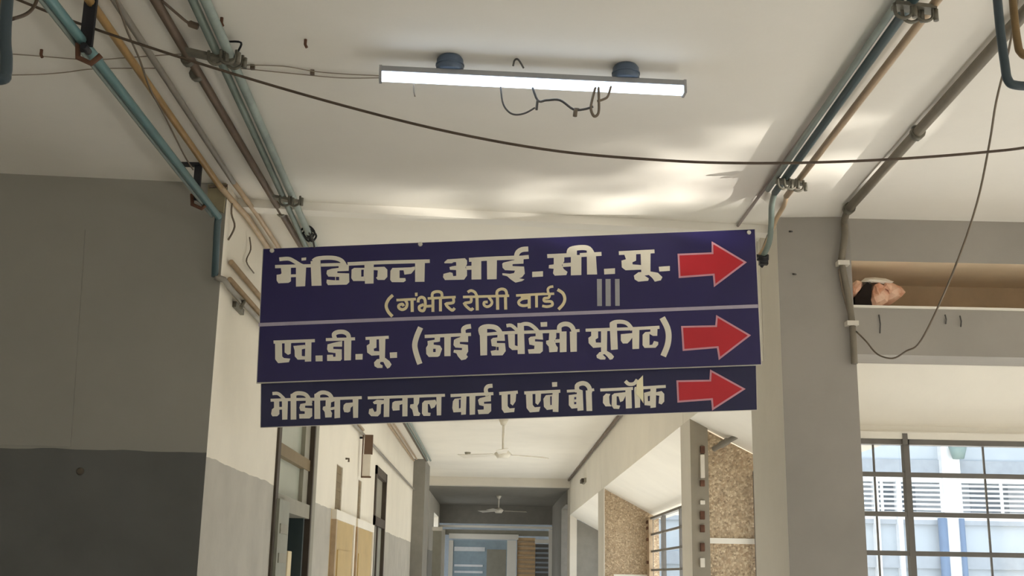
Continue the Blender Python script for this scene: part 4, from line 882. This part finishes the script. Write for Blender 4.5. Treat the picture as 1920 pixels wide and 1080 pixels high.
# line 3 on the strip
k = Ink(B2, 500, 725, 10.105)
k.s(55,(75,258),(500,243),(920,238),(1280,226),(1802,208)).p((140,270),(238,268),(242,520),(200,560),(110,562),(85,520),(100,430),(140,400)).s(50,(220,412),(310,408)).p((290,260),(402,258),(392,622),(295,626)).s(60,(110,132),(210,130),(290,190),(365,275)).p((455,140),(562,130),(562,622),(455,626)).s(75,(475,190),(560,130),(690,133),(772,185),(835,310))
k.p((740,270),(852,250),(862,360),(728,360),(728,402),(862,410),(862,560),(810,602),(620,604),(615,520),(722,515),(722,468),(640,460),(620,400),(640,330),(740,310)).p((905,140),(1012,130),(1017,610),(905,612)).s(75,(928,180),(1030,115),(1140,122),(1212,175),(1258,285)).p((1120,260),(1222,250),(1216,370),(1200,430),(1240,500),(1230,580),(1110,586),(1100,480),(1060,430),(1070,380),(1116,370)).s(50,(1195,425),(1310,402)).p((1285,250),(1392,248),(1392,590),(1285,600))
k.p((1460,350),(1500,312),(1650,300),(1650,350),(1592,400),(1582,470),(1540,490),(1470,482),(1450,420)).p((1630,230),(1738,225),(1732,590),(1640,592)).done(sg2, 'first word of the strip')
k = Ink(B2, 680, 715, 11.294)
k.s(60,(108,352),(1742,295)).p((215,440),(300,390),(460,398),(460,470),(392,490),(382,680),(320,742),(180,738),(125,680),(140,590),(210,570),(250,650),(292,635),(302,480),(240,482)).p((450,360),(568,352),(562,752),(445,756)).p((630,450),(680,420),(840,408),(840,480),(782,500),(782,612),(640,622),(620,560)).p((840,340),(952,338),(948,740),(840,742)).p((1080,350),(1202,340),(1192,460),(1160,520),(1180,640),(1222,680),(1200,732),(1080,732),(1050,600),(1000,550),(1010,490),(1082,480))
k.p((1260,460),(1310,410),(1540,392),(1570,460),(1522,550),(1450,580),(1412,480),(1380,480),(1380,660),(1440,670),(1430,732),(1290,732),(1255,680)).p((1560,320),(1668,318),(1662,720),(1570,722)).done(sg2, 'second word of the strip')
k = Ink(B2, 840, 710, 8.727)
k.s(50,(42,278),(742,245)).p((80,370),(110,330),(220,318),(220,545),(90,552),(70,480)).h((178,345),(208,340),(206,480),(180,490)).p((215,280),(302,276),(292,585),(215,592)).p((350,270),(448,268),(442,585),(355,592)).s(65,(728,116),(650,128),(618,185),(645,280)).p((600,300),(702,265),(702,370),(588,380),(590,412),(706,410),(706,530),(660,576),(500,582),(485,510),(585,505),(585,450),(510,432),(490,350),(520,320)).done(sg2, 'third word of the strip')
k = Ink(B2, 840, 710, 8.727)
k.s(50,(838,244),(1142,220)).p((875,250),(976,248),(976,450),(1010,488),(1092,480),(1082,545),(920,560),(880,500)).p((1020,250),(1116,240),(1106,370),(1060,440),(1020,410)).done(sg2, 'single-letter fourth word of the strip')
k = Ink(B2, 840, 710, 8.727)
k.s(50,(1248,234),(1837,205)).p((1275,250),(1382,240),(1386,430),(1420,470),(1512,460),(1490,540),(1340,552),(1285,480)).p((1430,240),(1522,235),(1516,360),(1470,430),(1430,400)).p((1560,330),(1600,272),(1715,260),(1715,500),(1620,512),(1570,460)).h((1672,292),(1696,288),(1696,430),(1676,435)).p((1710,230),(1812,225),(1806,545),(1715,542)).p((1700,60),(1786,55),(1786,130),(1705,135)).done(sg2, 'fifth word of the strip with a dot above')
k = Ink(B2, 1050, 695, 9.143)
k.s(46,(118,352),(330,340)).s(46,(500,342),(584,325)).p((150,420),(300,400),(300,640),(200,652),(150,590)).h((245,455),(278,453),(278,492),(245,494)).h((245,540),(278,538),(278,574),(245,576)).p((285,300),(388,340),(402,680),(300,690)).s(76,(300,370),(292,260),(370,218),(450,232),(502,295),(512,380)).p((440,340),(542,335),(552,690),(455,692)).done(sg2, 'sixth word of the strip')
k = Ink(B2, 1050, 695, 9.143)
k.s(50,(690,332),(1250,306)).s(50,(1280,304),(1812,270)).p((740,440),(790,392),(862,400),(842,450),(850,560),(882,612),(780,612),(735,550)).p((890,420),(930,390),(1125,368),(1125,430),(1080,520),(1030,540),(1002,440),(970,440),(970,590),(1030,600),(1012,656),(920,652),(885,600)).p((1120,300),(1222,292),(1232,642),(1130,650)).p((1272,300),(1372,298),(1372,632),(1285,640)).s(60,(1118,178),(1180,230),(1270,222),(1325,155))
k.p((1550,280),(1648,275),(1642,630),(1550,640)).p((1440,380),(1560,350),(1560,602),(1450,592)).h((1505,440),(1540,432),(1538,520),(1508,526)).p((1640,372),(1740,350),(1786,400),(1786,530),(1740,580),(1690,560),(1702,430),(1640,420)).done(sg2, 'last word of the strip, scuffed', None, M_NAVY2)
k = Ink(B2, 1050, 695, 9.143); k.p((1318,185),(1420,80),(1430,560),(1370,470),(1300,400), lift=0.003); o = k.done(sg2, 'bright torn flake over the last word', M_TORN); o.name = 'torn_flake'
# arrows
def arrow(parent, base, q, label):
    c = np.mean(np.array(q), axis=0)
    k1 = Ink(base, 0, 0, 1); k1.p(*q); o = k1.done(parent, label+', pale pink outline', M_PINK); o.name = 'arrow_outline'
    pts = np.array(q, float); n_ = len(pts); ins = []
    area = sum(pts[i][0]*pts[(i+1) % n_][1]-pts[(i+1) % n_][0]*pts[i][1] for i in range(n_))
    for i in range(n_):
        a_ = pts[i]-pts[i-1]; b2 = pts[(i+1) % n_]-pts[i]; a_ /= np.linalg.norm(a_); b2 /= np.linalg.norm(b2)
        na = np.array([-a_[1], a_[0]]); nb = np.array([-b2[1], b2[0]])
        if area < 0: na, nb = -na, -nb
        m_ = na+nb; ins.append(pts[i]+m_*3.4/(1+np.dot(na, nb)))
    k2 = Ink(base, 0, 0, 1); k2.p(*[tuple(v) for v in ins], lift=0.0012); o = k2.done(parent, label+', red', M_RED); o.name = 'arrow'
zm = lambda ox, oy, s_, *q: [(ox+x/s_, oy+y/s_) for x, y in q]
arrow(sg, B, zm(1100, 420, 5.4, (920,302),(1265,288),(1265,175),(1622,388),(1288,640),(1278,522),(932,548)), 'right-pointing arrow of the top line')
arrow(sg, B, zm(1060, 590, 4.908, (1065,105),(1380,98),(1388,3),(1708,190),(1412,418),(1395,308),(1080,334)), 'right-pointing arrow of the second line')
arrow(sg2, B2, zm(1260, 690, 10.667, (88,248),(748,235),(762,30),(1472,420),(802,852),(782,642),(108,692)), 'right-pointing arrow of the strip')

for o in bpy.data.objects:
    if '_o' in o: del o['_o']
